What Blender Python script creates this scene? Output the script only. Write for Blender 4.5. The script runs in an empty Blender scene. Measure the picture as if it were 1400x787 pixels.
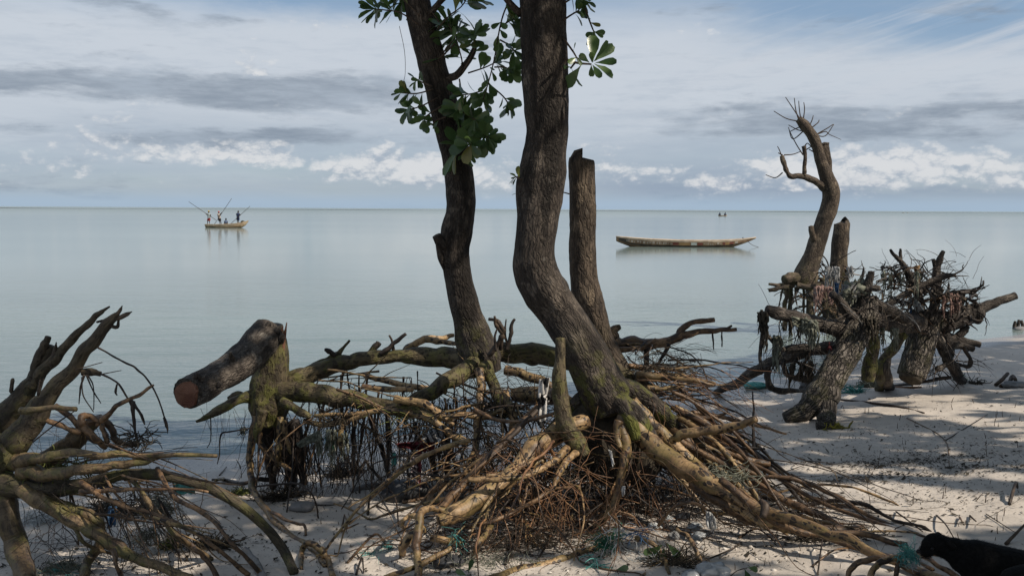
import bpy, bmesh, math, random
import numpy as np
from mathutils import Vector, Matrix
SC = bpy.context.scene
COL = SC.collection
random.seed(7)
RNG = np.random.default_rng(11)

# ------------------------------------------------------------------ camera
FPX = 1300.0          # focal length in photo pixels (1400 wide)
CAMH = 2.4
ROLL = 0.0053
PITCH = math.atan(108 / 1300)
CAM = np.array([0, 0, CAMH])
FW = np.array([0, math.cos(PITCH), -math.sin(PITCH)])
UP0 = np.array([0, math.sin(PITCH), math.cos(PITCH)])
RT0 = np.array([1.0, 0, 0])
RT = RT0 * math.cos(ROLL) + UP0 * math.sin(ROLL)
UPV = UP0 * math.cos(ROLL) - RT0 * math.sin(ROLL)
cd = bpy.data.cameras.new('camera')
cam = bpy.data.objects.new('camera', cd)
COL.objects.link(cam)
m = Matrix.Identity(4)
for i in range(3):
    m[i][0] = RT[i]; m[i][1] = UPV[i]; m[i][2] = -FW[i]; m[i][3] = CAM[i]
cam.matrix_world = m
cd.sensor_fit = 'HORIZONTAL'
cd.angle_x = 2 * math.atan(700 / FPX)
cd.clip_start = 0.05
cd.clip_end = 30000
SC.camera = cam

# ------------------------------------------------------------------ light
SUNV = np.array([0.62, -0.32, 0.72]); SUNV = SUNV / np.linalg.norm(SUNV)
SUN_EL = math.asin(SUNV[2]); SUN_ROT = math.atan2(SUNV[0], SUNV[1])
ld = bpy.data.lights.new('sun', 'SUN')
ld.energy = 5.0; ld.angle = math.radians(0.5); ld.color = (1.0, 0.90, 0.77)
so = bpy.data.objects.new('sun', ld); COL.objects.link(so)
so.rotation_euler = Vector(SUNV).to_track_quat('Z', 'Y').to_euler()
SC.view_settings.view_transform = 'Standard'
SC.view_settings.look = 'None'
SC.view_settings.gamma = 1.0
SC.view_settings.use_curve_mapping = False
SC.view_settings.exposure = 0.05

# ------------------------------------------------------------------ node helpers
NT = None
def nn(t):
    return NT.nodes.new(t)
def put(sock, v):
    if v is None: return
    if isinstance(v, bpy.types.NodeSocket): NT.links.new(v, sock)
    elif isinstance(v, (tuple, list)):
        if sock.type == 'RGBA' and len(v) == 3: v = (*v, 1)
        sock.default_value = v
    else: sock.default_value = v
def mth(op, a, b=None, c=None, clamp=False):
    n = nn('ShaderNodeMath'); n.operation = op; n.use_clamp = clamp
    put(n.inputs[0], a); put(n.inputs[1], b); put(n.inputs[2], c)
    return n.outputs[0]
def add(a, b): return mth('ADD', a, b)
def sub(a, b): return mth('SUBTRACT', a, b)
def mul(a, b, clamp=False): return mth('MULTIPLY', a, b, clamp=clamp)
def mixc(f, a, b, blend='MIX'):
    n = nn('ShaderNodeMix'); n.data_type = 'RGBA'; n.blend_type = blend
    put(n.inputs[0], f); put(n.inputs[6], a); put(n.inputs[7], b)
    return n.outputs[2]
def sstep(x, a, b, lo=0.0, hi=1.0):
    n = nn('ShaderNodeMapRange'); n.interpolation_type = 'SMOOTHSTEP'
    put(n.inputs[0], x); put(n.inputs[1], a); put(n.inputs[2], b); put(n.inputs[3], lo); put(n.inputs[4], hi)
    return n.outputs[0]
def noise(v, s, d=4, r=0.55, dist=0.0):
    n = nn('ShaderNodeTexNoise'); put(n.inputs['Vector'], v)
    n.inputs['Scale'].default_value = s; n.inputs['Detail'].default_value = d
    n.inputs['Roughness'].default_value = r; n.inputs['Distortion'].default_value = dist
    return n.outputs['Fac']
def voro(v, s, feat='F1'):
    n = nn('ShaderNodeTexVoronoi'); n.feature = feat; put(n.inputs['Vector'], v); n.inputs['Scale'].default_value = s
    return n.outputs['Distance']
def vscale(v, sc, off=(0, 0, 0)):
    n = nn('ShaderNodeMapping'); put(n.inputs[0], v); n.inputs[1].default_value = off; n.inputs[3].default_value = sc
    return n.outputs[0]
def comb(x, y, z):
    n = nn('ShaderNodeCombineXYZ'); put(n.inputs[0], x); put(n.inputs[1], y); put(n.inputs[2], z)
    return n.outputs[0]
def sep(v):
    n = nn('ShaderNodeSeparateXYZ'); put(n.inputs[0], v); return n.outputs
def attr(name):
    n = nn('ShaderNodeAttribute'); n.attribute_name = name; return n.outputs['Vector']
def geo(name): return nn('ShaderNodeNewGeometry').outputs[name]
def objrand(): return nn('ShaderNodeObjectInfo').outputs['Random']
def bump(h, strength=0.5, dist=0.01, nrm=None):
    n = nn('ShaderNodeBump'); put(n.inputs['Height'], h); n.inputs['Strength'].default_value = strength
    n.inputs['Distance'].default_value = dist
    if nrm is not None: put(n.inputs['Normal'], nrm)
    return n.outputs[0]
def bell(x, c, w):
    d = mth('DIVIDE', sub(x, c), w)
    return mth('POWER', math.e, mul(mul(d, d), -1.0))
MATS = {}
def newmat(name):
    global NT
    mt = bpy.data.materials.new(name); mt.use_nodes = True
    NT = mt.node_tree; NT.nodes.clear()
    MATS[name] = mt
    return mt
def finish(color, rough=0.7, nrm=None, spec=0.3, trans=None, **kw):
    p = nn('ShaderNodeBsdfPrincipled'); o = nn('ShaderNodeOutputMaterial')
    put(p.inputs['Base Color'], color); put(p.inputs['Roughness'], rough)
    put(p.inputs['Specular IOR Level'], spec)
    if nrm is not None: put(p.inputs['Normal'], nrm)
    for k, v in kw.items(): put(p.inputs[k], v)
    sh = p.outputs[0]
    if trans is not None:
        t = nn('ShaderNodeBsdfTranslucent'); put(t.inputs[0], trans[1])
        if nrm is not None: put(t.inputs['Normal'], nrm)
        mx = nn('ShaderNodeMixShader'); mx.inputs[0].default_value = trans[0]
        NT.links.new(sh, mx.inputs[1]); NT.links.new(t.outputs[0], mx.inputs[2]); sh = mx.outputs[0]
    NT.links.new(sh, o.inputs[0])

# ------------------------------------------------------------------ world
w = bpy.data.worlds.new('World'); SC.world = w; w.use_nodes = True
NT = w.node_tree; NT.nodes.clear()
sky = nn('ShaderNodeTexSky'); sky.sky_type = 'NISHITA'; sky.sun_disc = False
sky.sun_elevation = SUN_EL; sky.sun_rotation = SUN_ROT
sky.air_density = 1.0; sky.dust_density = 0.6; sky.ozone_density = 1.6
tc = nn('ShaderNodeTexCoord').outputs['Generated']
sx_, sy_, sz_ = sep(tc)
el = mth('ARCSINE', sz_)
az = mth('ARCTAN2', sx_, sy_)
elp = mth('MAXIMUM', el, 0.0)
den = add(mth('MAXIMUM', sz_, 0.0), 0.07)
plan = comb(mth('DIVIDE', sx_, den), mth('DIVIDE', sy_, den), 0.0)
skyc = nn('ShaderNodeMix'); skyc.data_type = 'RGBA'; skyc.blend_type = 'MULTIPLY'; skyc.inputs[0].default_value = 1
put(skyc.inputs[6], sky.outputs[0]); put(skyc.inputs[7], (0.085, 0.085, 0.085))
base = mixc(0.5, skyc.outputs[2], (0.29, 0.42, 0.60))
# angular coordinates with a warp so that the cloud edges are ragged
ae = comb(mul(az, 1.0), mul(el, 1.0), mul(sy_, 0.5))
wa = sub(noise(vscale(ae, (9, 30, 1)), 1.0, 5, 0.6), 0.5)
elw = add(el, mul(wa, 0.03))
azw = add(az, mul(wa, 0.10))
# high thin veil, thickened overhead out of view to whiten the fill light
vn = noise(vscale(plan, (0.55, 0.22, 1), (3.1, 1.7, 0)), 1.0, 6, 0.55, 0.6)
st = noise(vscale(plan, (0.35, 1.1, 1), (0.3, 2.2, 0.4)), 1.0, 7, 0.6, 0.4)
vcov = add(mul(vn, 0.8), mul(st, 0.5))
vwin = add(bell(elw, 0.13, 0.075), add(0.12, mul(sstep(el, 0.30, 0.60), 0.45)))
hole = mul(bell(azw, 0.50, 0.26), sstep(elw, 0.10, 0.20))
hole2 = mul(bell(azw, -0.16, 0.17), sstep(elw, 0.172, 0.225))
vf = sub(add(mul(vcov, 0.55), mul(vwin, 0.62)), add(mul(hole, 0.62), mul(hole2, 0.5)))
veil = sstep(vf, 0.36, 0.92)
c1 = mixc(mul(veil, 0.92), base, (0.575, 0.62, 0.68))
# low grey-blue cloud bank behind the cumulus
low = mul(bell(elw, 0.045, 0.055), sstep(noise(vscale(ae, (3.2, 26, 1), (1, 3, 0)), 1.0, 6, 0.55), 0.25, 0.62))
c2 = mixc(mul(low, 0.8), c1, (0.37, 0.44, 0.525))
# dark flat streaks
sn = noise(vscale(ae, (4.2, 27, 1), (2.3, 0.4, 0)), 1.0, 9, 0.60, 0.15)
sn2 = noise(vscale(ae, (13.0, 52, 1), (7.3, 4.4, 0)), 1.0, 7, 0.62, 0.15)
W = mul(bell(elw, 0.118, 0.026), sstep(azw, 0.02, -0.20))
W = mth('MAXIMUM', W, mul(bell(elw, 0.212, 0.016), sstep(azw, -0.24, -0.36)))
W = mth('MAXIMUM', W, mul(bell(elw, 0.085, 0.030), sstep(azw, 0.05, 0.20)))
W = mth('MAXIMUM', W, mul(mul(bell(elw, 0.183, 0.010), 0.8), bell(azw, -0.28, 0.05)))
W = mth('MAXIMUM', W, mul(mul(bell(elw, 0.195, 0.016), 0.75), bell(azw, 0.20, 0.10)))
W = mth('MAXIMUM', W, mul(mul(bell(elw, 0.070, 0.020), 0.8), sstep(azw, 0.2, -0.1)))
W = mth('MAXIMUM', W, 0.42)
sk = sstep(add(mul(W, 0.42), mul(add(mul(sn, 0.68), mul(sn2, 0.42)), 1.15)), 0.855, 1.04)
cir = noise(vscale(comb(add(az, mul(el, 1.2)), sub(el, mul(az, 0.30)), 0.0), (2.2, 42, 1), (5, 2, 0)), 1.0, 7, 0.6, 0.25)
c2 = mixc(mul(mul(sstep(cir, 0.44, 0.66), mul(sstep(azw, 0.10, 0.30), bell(el, 0.16, 0.065))), 0.75), c2, (0.56, 0.60, 0.66))
fine_ = noise(vscale(ae, (14, 80, 1), (3, 8, 0)), 1.0, 6, 0.65)
c3 = mixc(mul(sk, 0.78), c2, mixc(sstep(fine_, .3, .7), (0.195, 0.245, 0.315), (0.33, 0.385, 0.455)))
c3 = mixc(mul(sstep(fine_, 0.46, 0.70), mul(bell(elw, 0.10, 0.11), 0.38)), c3, (0.36, 0.43, 0.52))
# cumulus puffs low on the horizon: rounded white tops over blue-grey feet, in separate groups
def puff(oy):
    a_ = noise(vscale(ae, (9, 19, 1), (0.6, 2.9 + oy, 0.5)), 1.0, 3, 0.5)
    b_ = noise(vscale(ae, (34, 58, 1), (1.6, 0.9 + oy * 2.7, 0.5)), 1.0, 6, 0.58)
    return add(mul(a_, 0.78), mul(mth('ABSOLUTE', sub(b_, 0.5)), 0.70))
cn = puff(0.0)
cw = mul(bell(el, 0.036, 0.030), 0.10)
for (ca_, ce_, wa_, we_, st_) in [(-0.34, 0.052, 0.10, 0.018, 0.32), (-0.26, 0.051, 0.07, 0.016, 0.30), (-0.53, 0.047, 0.05, 0.015, 0.16), (-0.43, 0.034, 0.10, 0.012, 0.15), (-0.17, 0.020, 0.12, 0.010, 0.12), (-0.09, 0.038, 0.14, 0.024, 0.31), (0.05, 0.040, 0.10, 0.02, 0.12), (0.37, 0.044, 0.14, 0.026, 0.31), (0.47, 0.034, 0.10, 0.02, 0.16), (0.20, 0.028, 0.12, 0.014, 0.13)]:
    cw = mth('MAXIMUM', cw, mul(mul(bell(az, ca_, wa_), bell(el, ce_, we_)), st_))
cu = sstep(add(cn, mul(cw, 1.0)), 0.545, 0.71)
lit = sstep(add(sub(cn, puff(0.16)), mul(cw, 0.35)), -0.05, 0.13)
slate = mul(mul(bell(el, 0.024, 0.016), sstep(azw, 0.02, 0.16)), sstep(noise(vscale(ae, (7, 40, 1), (9, 1, 0)), 1.0, 6, 0.6), 0.36, 0.56))
c3 = mixc(mul(slate, 0.6), c3, (0.24, 0.31, 0.42))
cuc = mixc(lit, (0.36, 0.42, 0.50), (0.72, 0.725, 0.735))
c4 = mixc(mul(mul(cu, sstep(el, 0.004, 0.020)), 0.80), c3, cuc)
# pale haze right on the horizon
hz = mul(sstep(el, 0.022, 0.003), 0.72)
c5 = mixc(hz, c4, (0.36, 0.48, 0.615))
bg = nn('ShaderNodeBackground'); put(bg.inputs[0], c5); bg.inputs[1].default_value = 1.0
wo = nn('ShaderNodeOutputWorld'); NT.links.new(bg.outputs[0], wo.inputs[0])

# ------------------------------------------------------------------ projection helpers
def U(px, py, Y):
    d = FW + RT * (px - 700) / FPX + UPV * (393.5 - py) / FPX
    return CAM + d * (Y / d[1])
def Z0(px, py, z=0.0):
    d = FW + RT * (px - 700) / FPX + UPV * (393.5 - py) / FPX
    return CAM + d * ((z - CAMH) / d[2])
_sh = [Z0(*p) for p in [(-100, 650), (150, 635), (300, 625), (620, 590), (990, 537), (1200, 482), (1400, 455), (1600, 440)]]
SHX = np.array([-60] + [s[0] for s in _sh] + [60.0])
SHY = np.array([6.0] + [s[1] for s in _sh] + [32.0])
def vnoise(p):
    p = np.asarray(p, float); i = np.floor(p).astype(np.int64); f = p - i
    f = f * f * (3 - 2 * f)
    def h(o):
        q = i + np.array(o)
        n = (q[..., 0] * 374761393 + q[..., 1] * 668265263 + q[..., 2] * 2147483647) & 0xffffffff
        n = ((n ^ (n >> 13)) * 1274126177) & 0xffffffff
        n = (n ^ (n >> 16)) & 0xffff
        return n / 32767.5 - 1.0
    x, y, z = f[..., 0], f[..., 1], f[..., 2]
    a = h((0, 0, 0)) * (1 - x) + h((1, 0, 0)) * x; b = h((0, 1, 0)) * (1 - x) + h((1, 1, 0)) * x
    c = h((0, 0, 1)) * (1 - x) + h((1, 0, 1)) * x; d = h((0, 1, 1)) * (1 - x) + h((1, 1, 1)) * x
    return (a * (1 - y) + b * y) * (1 - z) + (c * (1 - y) + d * y) * z
def sandz(x, y, rough=True):
    x = np.asarray(x, float); y = np.asarray(y, float)
    d = (np.interp(x, SHX, SHY) - y) * 0.84
    z = np.where(d > 9, 0.675 + (d - 9) * 0.02, 0.075 * d)
    if rough:
        k = np.clip(d, 0, 1)
        q = np.stack([x, y, np.zeros_like(x)], -1)
        z = z + k * (0.020 * vnoise(q * 1.3) + 0.013 * vnoise(q * 4.1 + 5) + 0.008 * vnoise(q * 9 + 9))
    return z
def sz1(x, y): return float(sandz(x, y, True))
def G(px, py):
    lo, hi = 1.0, 60.0
    for _ in range(45):
        mm = (lo + hi) / 2; p = U(px, py, mm)
        if p[2] > sz1(p[0], p[1]): lo = mm
        else: hi = mm
    return U(px, py, lo)

# ------------------------------------------------------------------ materials
def bark_mat(name, ca, cb_, cc=None, spots=0.0, spotcol=(0.016, 0.010, 0.007), moss=0.0, bs=0.6, bd=0.012, sc=1.0, crack=0.0, rough=0.8, var=0.35, streak=0.0, band=0.0, spotsize=0.36, iso=1.0, spec=0.25):
    mt = newmat(name)
    v = attr('bark'); pos = geo('Position')
    dn = nn('ShaderNodeTexNoise'); put(dn.inputs['Vector'], v); dn.inputs['Scale'].default_value = 14; dn.inputs['Detail'].default_value = 3
    dv = nn('ShaderNodeVectorMath'); dv.operation = 'MULTIPLY_ADD'; put(dv.inputs[0], dn.outputs['Color']); dv.inputs[1].default_value = (.05, .05, .11); put(dv.inputs[2], v)
    vd = dv.outputs[0]
    n1 = noise(vscale(v, (9 * sc, 9 * sc, 4 * sc * iso)), 1.0, 6, 0.62)
    n2 = noise(vscale(vd, (52 * sc, 52 * sc, 12 * sc * iso)), 1.0, 6, 0.7)
    rv = objrand()
    ca_ = mixc(var, ca, mixc(rv, tuple(c * 0.4 for c in ca), tuple(min(1, c * 1.5) for c in ca)))
    cb2 = mixc(var, cb_, mixc(rv, tuple(c * 0.4 for c in cb_), tuple(min(1, c * 1.5) for c in cb_)))
    col = mixc(sstep(n1, 0.36, 0.64), ca_, cb2)
    if cc is not None:
        n3 = noise(pos, 5.0 * sc, 6, 0.65)
        col = mixc(sstep(n3, 0.53, 0.64), col, cc)
    col = mixc(mul(sstep(n2, 0.52, 0.34), 0.8), col, tuple(c * 0.28 for c in ca))
    h = add(mul(n2, 0.8), mul(n1, 0.5))
    if streak:
        ns_ = noise(vscale(vd, (7, 7, 1.1), (3, 5, 1)), 1.0, 5, 0.6)
        col = mixc(mul(sstep(ns_, 0.47, 0.60), streak), col, tuple(c * 0.30 for c in ca))
        nl = noise(vscale(pos, (1, 1, .8)), 16.0, 5, 0.7)
        col = mixc(mul(sstep(nl, 0.60, 0.72), streak * .55), col, (0.17, 0.155, 0.135))
    if crack:
        cv = voro(vscale(vd, (40 * sc, 40 * sc, 8 * sc)), 1.0, 'DISTANCE_TO_EDGE')
        cr = sstep(cv, 0.0, 0.22)
        col = mixc(mul(sub(1.0, cr), crack), col, tuple(c * 0.2 for c in ca))
        h = add(h, mul(cr, 0.9 * min(1, crack * 1.5)))
    if band:
        wv = nn('ShaderNodeTexWave'); wv.wave_type = 'BANDS'; wv.bands_direction = 'Z'
        put(wv.inputs[0], v); wv.inputs[1].default_value = 9; wv.inputs[2].default_value = 8; wv.inputs[3].default_value = 4
        b = sstep(wv.outputs['Fac'], 0.80, 0.97)
        col = mixc(mul(b, band), col, tuple(c * 0.35 for c in ca))
    if moss:
        mz = noise(pos, 7.0, 6, 0.7)
        z = sep(pos)[2]
        mk = mul(sstep(mz, 0.47, 0.60), sstep(add(z, mul(mz, 0.5)), 1.95, 1.15))
        col = mixc(mul(mk, moss), col, mixc(n2, (0.045, 0.055, 0.012), (0.17, 0.165, 0.035)))
    if spots:
        sv = voro(vscale(vd, (30, 30, 21)), 1.0)
        gate = sstep(noise(vscale(v, (3, 3, 3), (4, 2, 1)), 1.0, 2), 0.32, 0.46)
        sz = add(mul(noise(vscale(v, (14, 14, 9)), 1.0, 2), 0.55), spotsize - 0.27)
        sp = mul(sstep(sub(sv, sz), 0.05, -0.03), gate)
        col = mixc(mul(sp, spots), col, spotcol)
        h = sub(h, mul(sp, 0.5))
    finish(col, add(rough, mul(sub(n2, 0.5), 0.25)), bump(h, bs, bd), spec)
bark_mat('trunk_bark', (0.040, 0.032, 0.026), (0.088, 0.071, 0.057), (0.14, 0.115, 0.092), moss=0.95, streak=0.85, crack=0.42, bs=0.9, bd=0.014, var=0.05, sc=1.2)
bark_mat('furrowed_bark', (0.068, 0.058, 0.050), (0.18, 0.155, 0.13), (0.24, 0.21, 0.18), moss=0.2, crack=0.8, bs=1.0, bd=0.02, sc=0.95, var=0.05)
bark_mat('log_bark', (0.055, 0.044, 0.036), (0.15, 0.125, 0.102), (0.25, 0.22, 0.185), crack=0.3, bs=1.0, bd=0.018, var=0.05, iso=1.9, sc=1.2, streak=0.6)
bark_mat('old_limb', (0.042, 0.034, 0.024), (0.105, 0.084, 0.055), (0.08, 0.062, 0.042), spots=0.25, moss=0.4, bs=0.9, bd=0.014, var=0.3, rough=0.65, crack=0.12)
bark_mat('mossy_bark', (0.050, 0.040, 0.026), (0.125, 0.098, 0.056), (0.15, 0.13, 0.055), spots=0.6, moss=0.75, bs=0.9, bd=0.014, var=0.25, rough=0.65, crack=0.12)
bark_mat('root_bark', (0.17, 0.105, 0.048), (0.35, 0.23, 0.115), (0.085, 0.048, 0.026), moss=0.3, spots=0.97, bs=0.6, bd=0.006, var=0.5, band=0.35, rough=0.5, spec=0.4)
bark_mat('limb_tan', (0.10, 0.068, 0.036), (0.23, 0.16, 0.085), (0.07, 0.045, 0.028), moss=0.5, spots=0.35, bs=0.7, bd=0.008, var=0.5, band=0.35, rough=0.55, spec=0.35)
bark_mat('root_brown', (0.095, 0.054, 0.027), (0.21, 0.125, 0.062), (0.055, 0.033, 0.020), spots=0.7, bs=0.6, bd=0.006, var=0.7, rough=0.5, spec=0.4, band=0.3)
bark_mat('root_red', (0.10, 0.047, 0.024), (0.24, 0.125, 0.058), (0.035, 0.018, 0.012), bs=0.4, bd=0.003, var=0.9, rough=0.5, spec=0.4)
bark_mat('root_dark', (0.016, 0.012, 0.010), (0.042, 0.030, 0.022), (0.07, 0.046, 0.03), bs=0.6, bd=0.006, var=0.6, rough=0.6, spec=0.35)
bark_mat('dead_wood', (0.060, 0.046, 0.035), (0.14, 0.107, 0.078), (0.20, 0.155, 0.11), streak=0.5, crack=0.35, bs=1.0, bd=0.015, var=0.1, moss=0.3)
bark_mat('wet_wood', (0.042, 0.035, 0.030), (0.115, 0.096, 0.080), (0.20, 0.17, 0.14), crack=0.4, bs=1.0, bd=0.018, var=0.3)
newmat('cut_wood'); v = geo('Position'); bx_, by_, bz_ = sep(attr('bark'))
n = noise(v, 30, 4); n1 = noise(v, 9, 4)
rad = mth('SQRT', add(mul(bx_, bx_), mul(by_, by_))); ring = mth('SINE', add(mul(rad, 520.0), mul(n1, 7.0)))
ang = noise(comb(mul(mth('ARCTAN2', bx_, by_), 2.2), mul(rad, 2.0), 0.0), 3.0, 3)
cw_ = mixc(sstep(n1, 0.3, 0.7), (0.125, 0.052, 0.032), (0.23, 0.115, 0.072))
cw_ = mixc(mul(sstep(ring, 0.1, 0.9), 0.35), cw_, (0.12, 0.045, 0.03))
cw_ = mixc(mul(sstep(ang, 0.40, 0.33), 0.8), cw_, (0.04, 0.018, 0.014))
cw_ = mixc(mul(sstep(n, 0.55, 0.75), 0.4), cw_, (0.26, 0.14, 0.095))
finish(cw_, 0.85, bump(add(n, mul(ring, 0.25)), 0.7, 0.01))
newmat('leaf'); rv = objrand(); v = geo('Position')
lc = mixc(rv, (0.030, 0.064, 0.024), (0.115, 0.180, 0.062))
lc = mixc(mul(sstep(rv, 0.90, 0.99), 0.7), lc, (0.20, 0.15, 0.04))
n = noise(v, 60, 3)
lc = mixc(mul(sstep(n, 0.55, 0.75), 0.35), lc, (0.12, 0.12, 0.05))
finish(lc, 0.30, bump(n, 0.2, 0.004), 0.5, trans=(0.36, mixc(0.5, lc, (0.10, 0.17, 0.035))))
newmat('crown_leaf'); n = noise(geo('Position'), 3, 3)
finish(mixc(n, (0.03, 0.06, 0.018), (0.09, 0.13, 0.04)), 0.5, None, 0.4, trans=(0.2, (0.06, 0.12, 0.02)))

newmat('sand'); v = geo('Position'); z = sep(v)[2]
n1 = noise(v, 1.1, 5, 0.6); n2 = noise(v, 60, 4, 0.7); n3 = noise(v, 9, 5, 0.65)
sc_ = mixc(sstep(n1, 0.3, 0.7), (0.43, 0.385, 0.335), (0.54, 0.485, 0.425))
sc_ = mixc(mul(sstep(n3, 0.45, 0.72), 0.28), sc_, (0.29, 0.255, 0.225))
sp = sstep(voro(vscale(v, (55, 30, 55)), 1.0), 0.17, 0.10)
sp = mul(sp, sstep(noise(v, 2.2, 4, 0.6), 0.50, 0.62))
sc_ = mixc(mul(sp, 0.75), sc_, (0.07, 0.06, 0.05))
sc_ = mixc(mul(sstep(n2, 0.4, 0.8), 0.3), sc_, (0.28, 0.26, 0.24))
wet = sstep(add(z, mul(sub(n1, 0.5), 0.09)), 0.12, 0.03)
sc_ = mixc(mul(wet, 0.75), sc_, (0.15, 0.14, 0.13))
rg = mth('SUBTRACT', 0.95, mul(wet, 0.72))
finish(sc_, rg, bump(add(mul(n3, 1.0), mul(n2, 0.35)), 0.55, 0.02), 0.25)

newmat('sea'); v = geo('Position'); px_, py_, pz_ = sep(v)
fade = mth('DIVIDE', 1.0, add(1.0, mul(py_, 0.02)))
w1 = noise(vscale(v, (0.9, 2.6, 1)), 1.6, 4, 0.55, 0.4)
w2 = noise(vscale(v, (0.12, 0.5, 1)), 1.0, 5, 0.55, 0.3)
w3 = noise(vscale(v, (3.0, 7.0, 1)), 1.5, 3, 0.5)
hgt = add(add(mul(w1, 0.8), mul(w2, 1.3)), mul(mul(w3, 0.34), fade))
patch = noise(vscale(v, (0.010, 0.045, 1)), 1.0, 4, 0.55)
wc = mixc(sstep(patch, 0.35, 0.65), (0.150, 0.190, 0.172), (0.195, 0.240, 0.218))
wc = mixc(mul(sstep(py_, 22.0, 9.0), 0.5), wc, (0.11, 0.135, 0.145))
nb = nn('ShaderNodeBump'); put(nb.inputs['Height'], hgt); nb.inputs['Distance'].default_value = 0.030
put(nb.inputs['Strength'], mul(add(mth('DIVIDE', sstep(py_, 40.0, 8.0), 1.0), 0.066), add(0.45, mul(noise(vscale(v, (.05, .16, 1)), 1.0, 3), 1.1))))
finish(wc, add(0.10, mul(sstep(py_, 130.0, 700.0), 0.14)), nb.outputs[0], 0.34, IOR=1.33)

def plain(name, ca, cb_, sc=12, rough=0.8, bs=0.3, spec=0.2, trans=None):
    newmat(name); v = geo('Position'); n = noise(v, sc, 5, 0.6)
    c = mixc(sstep(n, 0.3, 0.7), ca, cb_)
    finish(c, rough, bump(n, bs, 0.01), spec, trans=(trans, c) if trans else None)
plain('net_grey', (0.09, 0.10, 0.075), (0.27, 0.275, 0.22), 14, trans=0.2)
plain('net_white', (0.30, 0.32, 0.32), (0.55, 0.56, 0.55), 20)
plain('net_green', (0.012, 0.055, 0.035), (0.045, 0.17, 0.10), 30)
plain('net_teal', (0.025, 0.14, 0.13), (0.12, 0.33, 0.30), 30)
plain('net_blue', (0.025, 0.06, 0.14), (0.09, 0.18, 0.31), 30)
plain('weed_dark', (0.018, 0.016, 0.012), (0.075, 0.062, 0.045), 20)
plain('weed_moss', (0.06, 0.075, 0.02), (0.16, 0.17, 0.05), 20)
plain('weed_yellow', (0.13, 0.12, 0.02), (0.30, 0.26, 0.05), 20)
plain('cloth_red', (0.045, 0.008, 0.010), (0.11, 0.018, 0.022), 30)
plain('pink_rag', (0.13, 0.075, 0.062), (0.30, 0.20, 0.17), 16)
plain('cloth_grey', (0.12, 0.12, 0.12), (0.28, 0.28, 0.275), 14)
plain('bag_dark', (0.022, 0.023, 0.025), (0.060, 0.062, 0.066), 8, 0.45, 0.3, 0.4)
plain('plastic_white', (0.42, 0.42, 0.41), (0.62, 0.62, 0.61), 10, 0.4, 0.3, 0.4, trans=0.3)
plain('plastic_clear', (0.30, 0.32, 0.33), (0.50, 0.52, 0.53), 10, 0.25, 0.3, 0.5, trans=0.35)
plain('shell', (0.36, 0.31, 0.26), (0.62, 0.58, 0.52), 40, 0.5)
plain('stone', (0.12, 0.12, 0.12), (0.22, 0.215, 0.21), 10, 0.8)
plain('grey_wood', (0.14, 0.135, 0.13), (0.27, 0.26, 0.25), 12, 0.8, 0.5)
plain('twig_dark', (0.030, 0.022, 0.017), (0.085, 0.06, 0.042), 20)
plain('fur_black', (0.004, 0.004, 0.004), (0.009, 0.0085, 0.008), 60, 0.85, 0.5, 0.12)
plain('nose_black', (0.006, 0.005, 0.005), (0.012, 0.011, 0.011), 40, 0.3)
plain('mud', (0.03, 0.036, 0.038), (0.05, 0.056, 0.058), 0.05, 0.9)
plain('skin_dark', (0.035, 0.020, 0.014), (0.05, 0.03, 0.02), 20, 0.55)
plain('hair_black', (0.008, 0.007, 0.006), (0.012, 0.011, 0.01), 20)
plain('shirt_grey', (0.22, 0.27, 0.28), (0.36, 0.40, 0.40), 9)
plain('shirt_beige', (0.30, 0.24, 0.20), (0.50, 0.43, 0.37), 12)
plain('shirt_navy', (0.015, 0.025, 0.06), (0.035, 0.05, 0.10), 9)
plain('shirt_blue', (0.06, 0.09, 0.16), (0.14, 0.18, 0.26), 9)
plain('cap_yellow', (0.45, 0.28, 0.03), (0.55, 0.36, 0.05), 9)
plain('cap_red', (0.40, 0.05, 0.03), (0.5, 0.08, 0.05), 9)
plain('shorts_red', (0.25, 0.03, 0.03), (0.36, 0.06, 0.05), 9)
plain('shorts_black', (0.01, 0.01, 0.013), (0.025, 0.025, 0.03), 9)
plain('boat_wood', (0.24, 0.17, 0.10), (0.44, 0.34, 0.22), 3, 0.75, 0.3)
plain('boat_old', (0.14, 0.085, 0.05), (0.30, 0.20, 0.12), 3, 0.75, 0.3)
plain('boat_rim', (0.33, 0.25, 0.18), (0.50, 0.41, 0.31), 3, 0.75, 0.3)
plain('boat_dark', (0.03, 0.03, 0.028), (0.07, 0.065, 0.055), 3, 0.7, 0.3)
plain('paint_red', (0.13, 0.045, 0.035), (0.22, 0.085, 0.06), 3, 0.8)
plain('paint_orange', (0.22, 0.13, 0.06), (0.33, 0.21, 0.10), 3, 0.8)
plain('paint_white', (0.26, 0.22, 0.18), (0.46, 0.41, 0.35), 3, 0.8)
plain('paint_grey', (0.35, 0.38, 0.36), (0.45, 0.48, 0.45), 4, 0.7)
newmat('plaid'); v = attr('bark'); a, b, c = sep(v)
s1 = sstep(mth('SINE', mul(b, 230.0)), 0.2, 0.5); s2 = sstep(mth('SINE', mul(a, 150.0)), 0.6, 0.8)
pc = mixc(s1, (0.03, 0.02, 0.025), (0.42, 0.36, 0.35)); pc = mixc(sstep(a, 0.060, 0.066), pc, (0.075, 0.014, 0.018)); pc = mixc(mul(s2, 0.6), pc, (0.02, 0.015, 0.02))
finish(pc, 0.9, bump(noise(geo('Position'), 60, 3), 0.4, 0.005))
newmat('stripe_grey'); v = attr('bark'); a, b, c = sep(v)
pc = mixc(sstep(mth('SINE', mul(a, 120.0)), -0.2, 0.5), (0.04, 0.042, 0.045), (0.30, 0.30, 0.30))
finish(pc, 0.9, bump(noise(geo('Position'), 60, 3), 0.4, 0.005))
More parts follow.
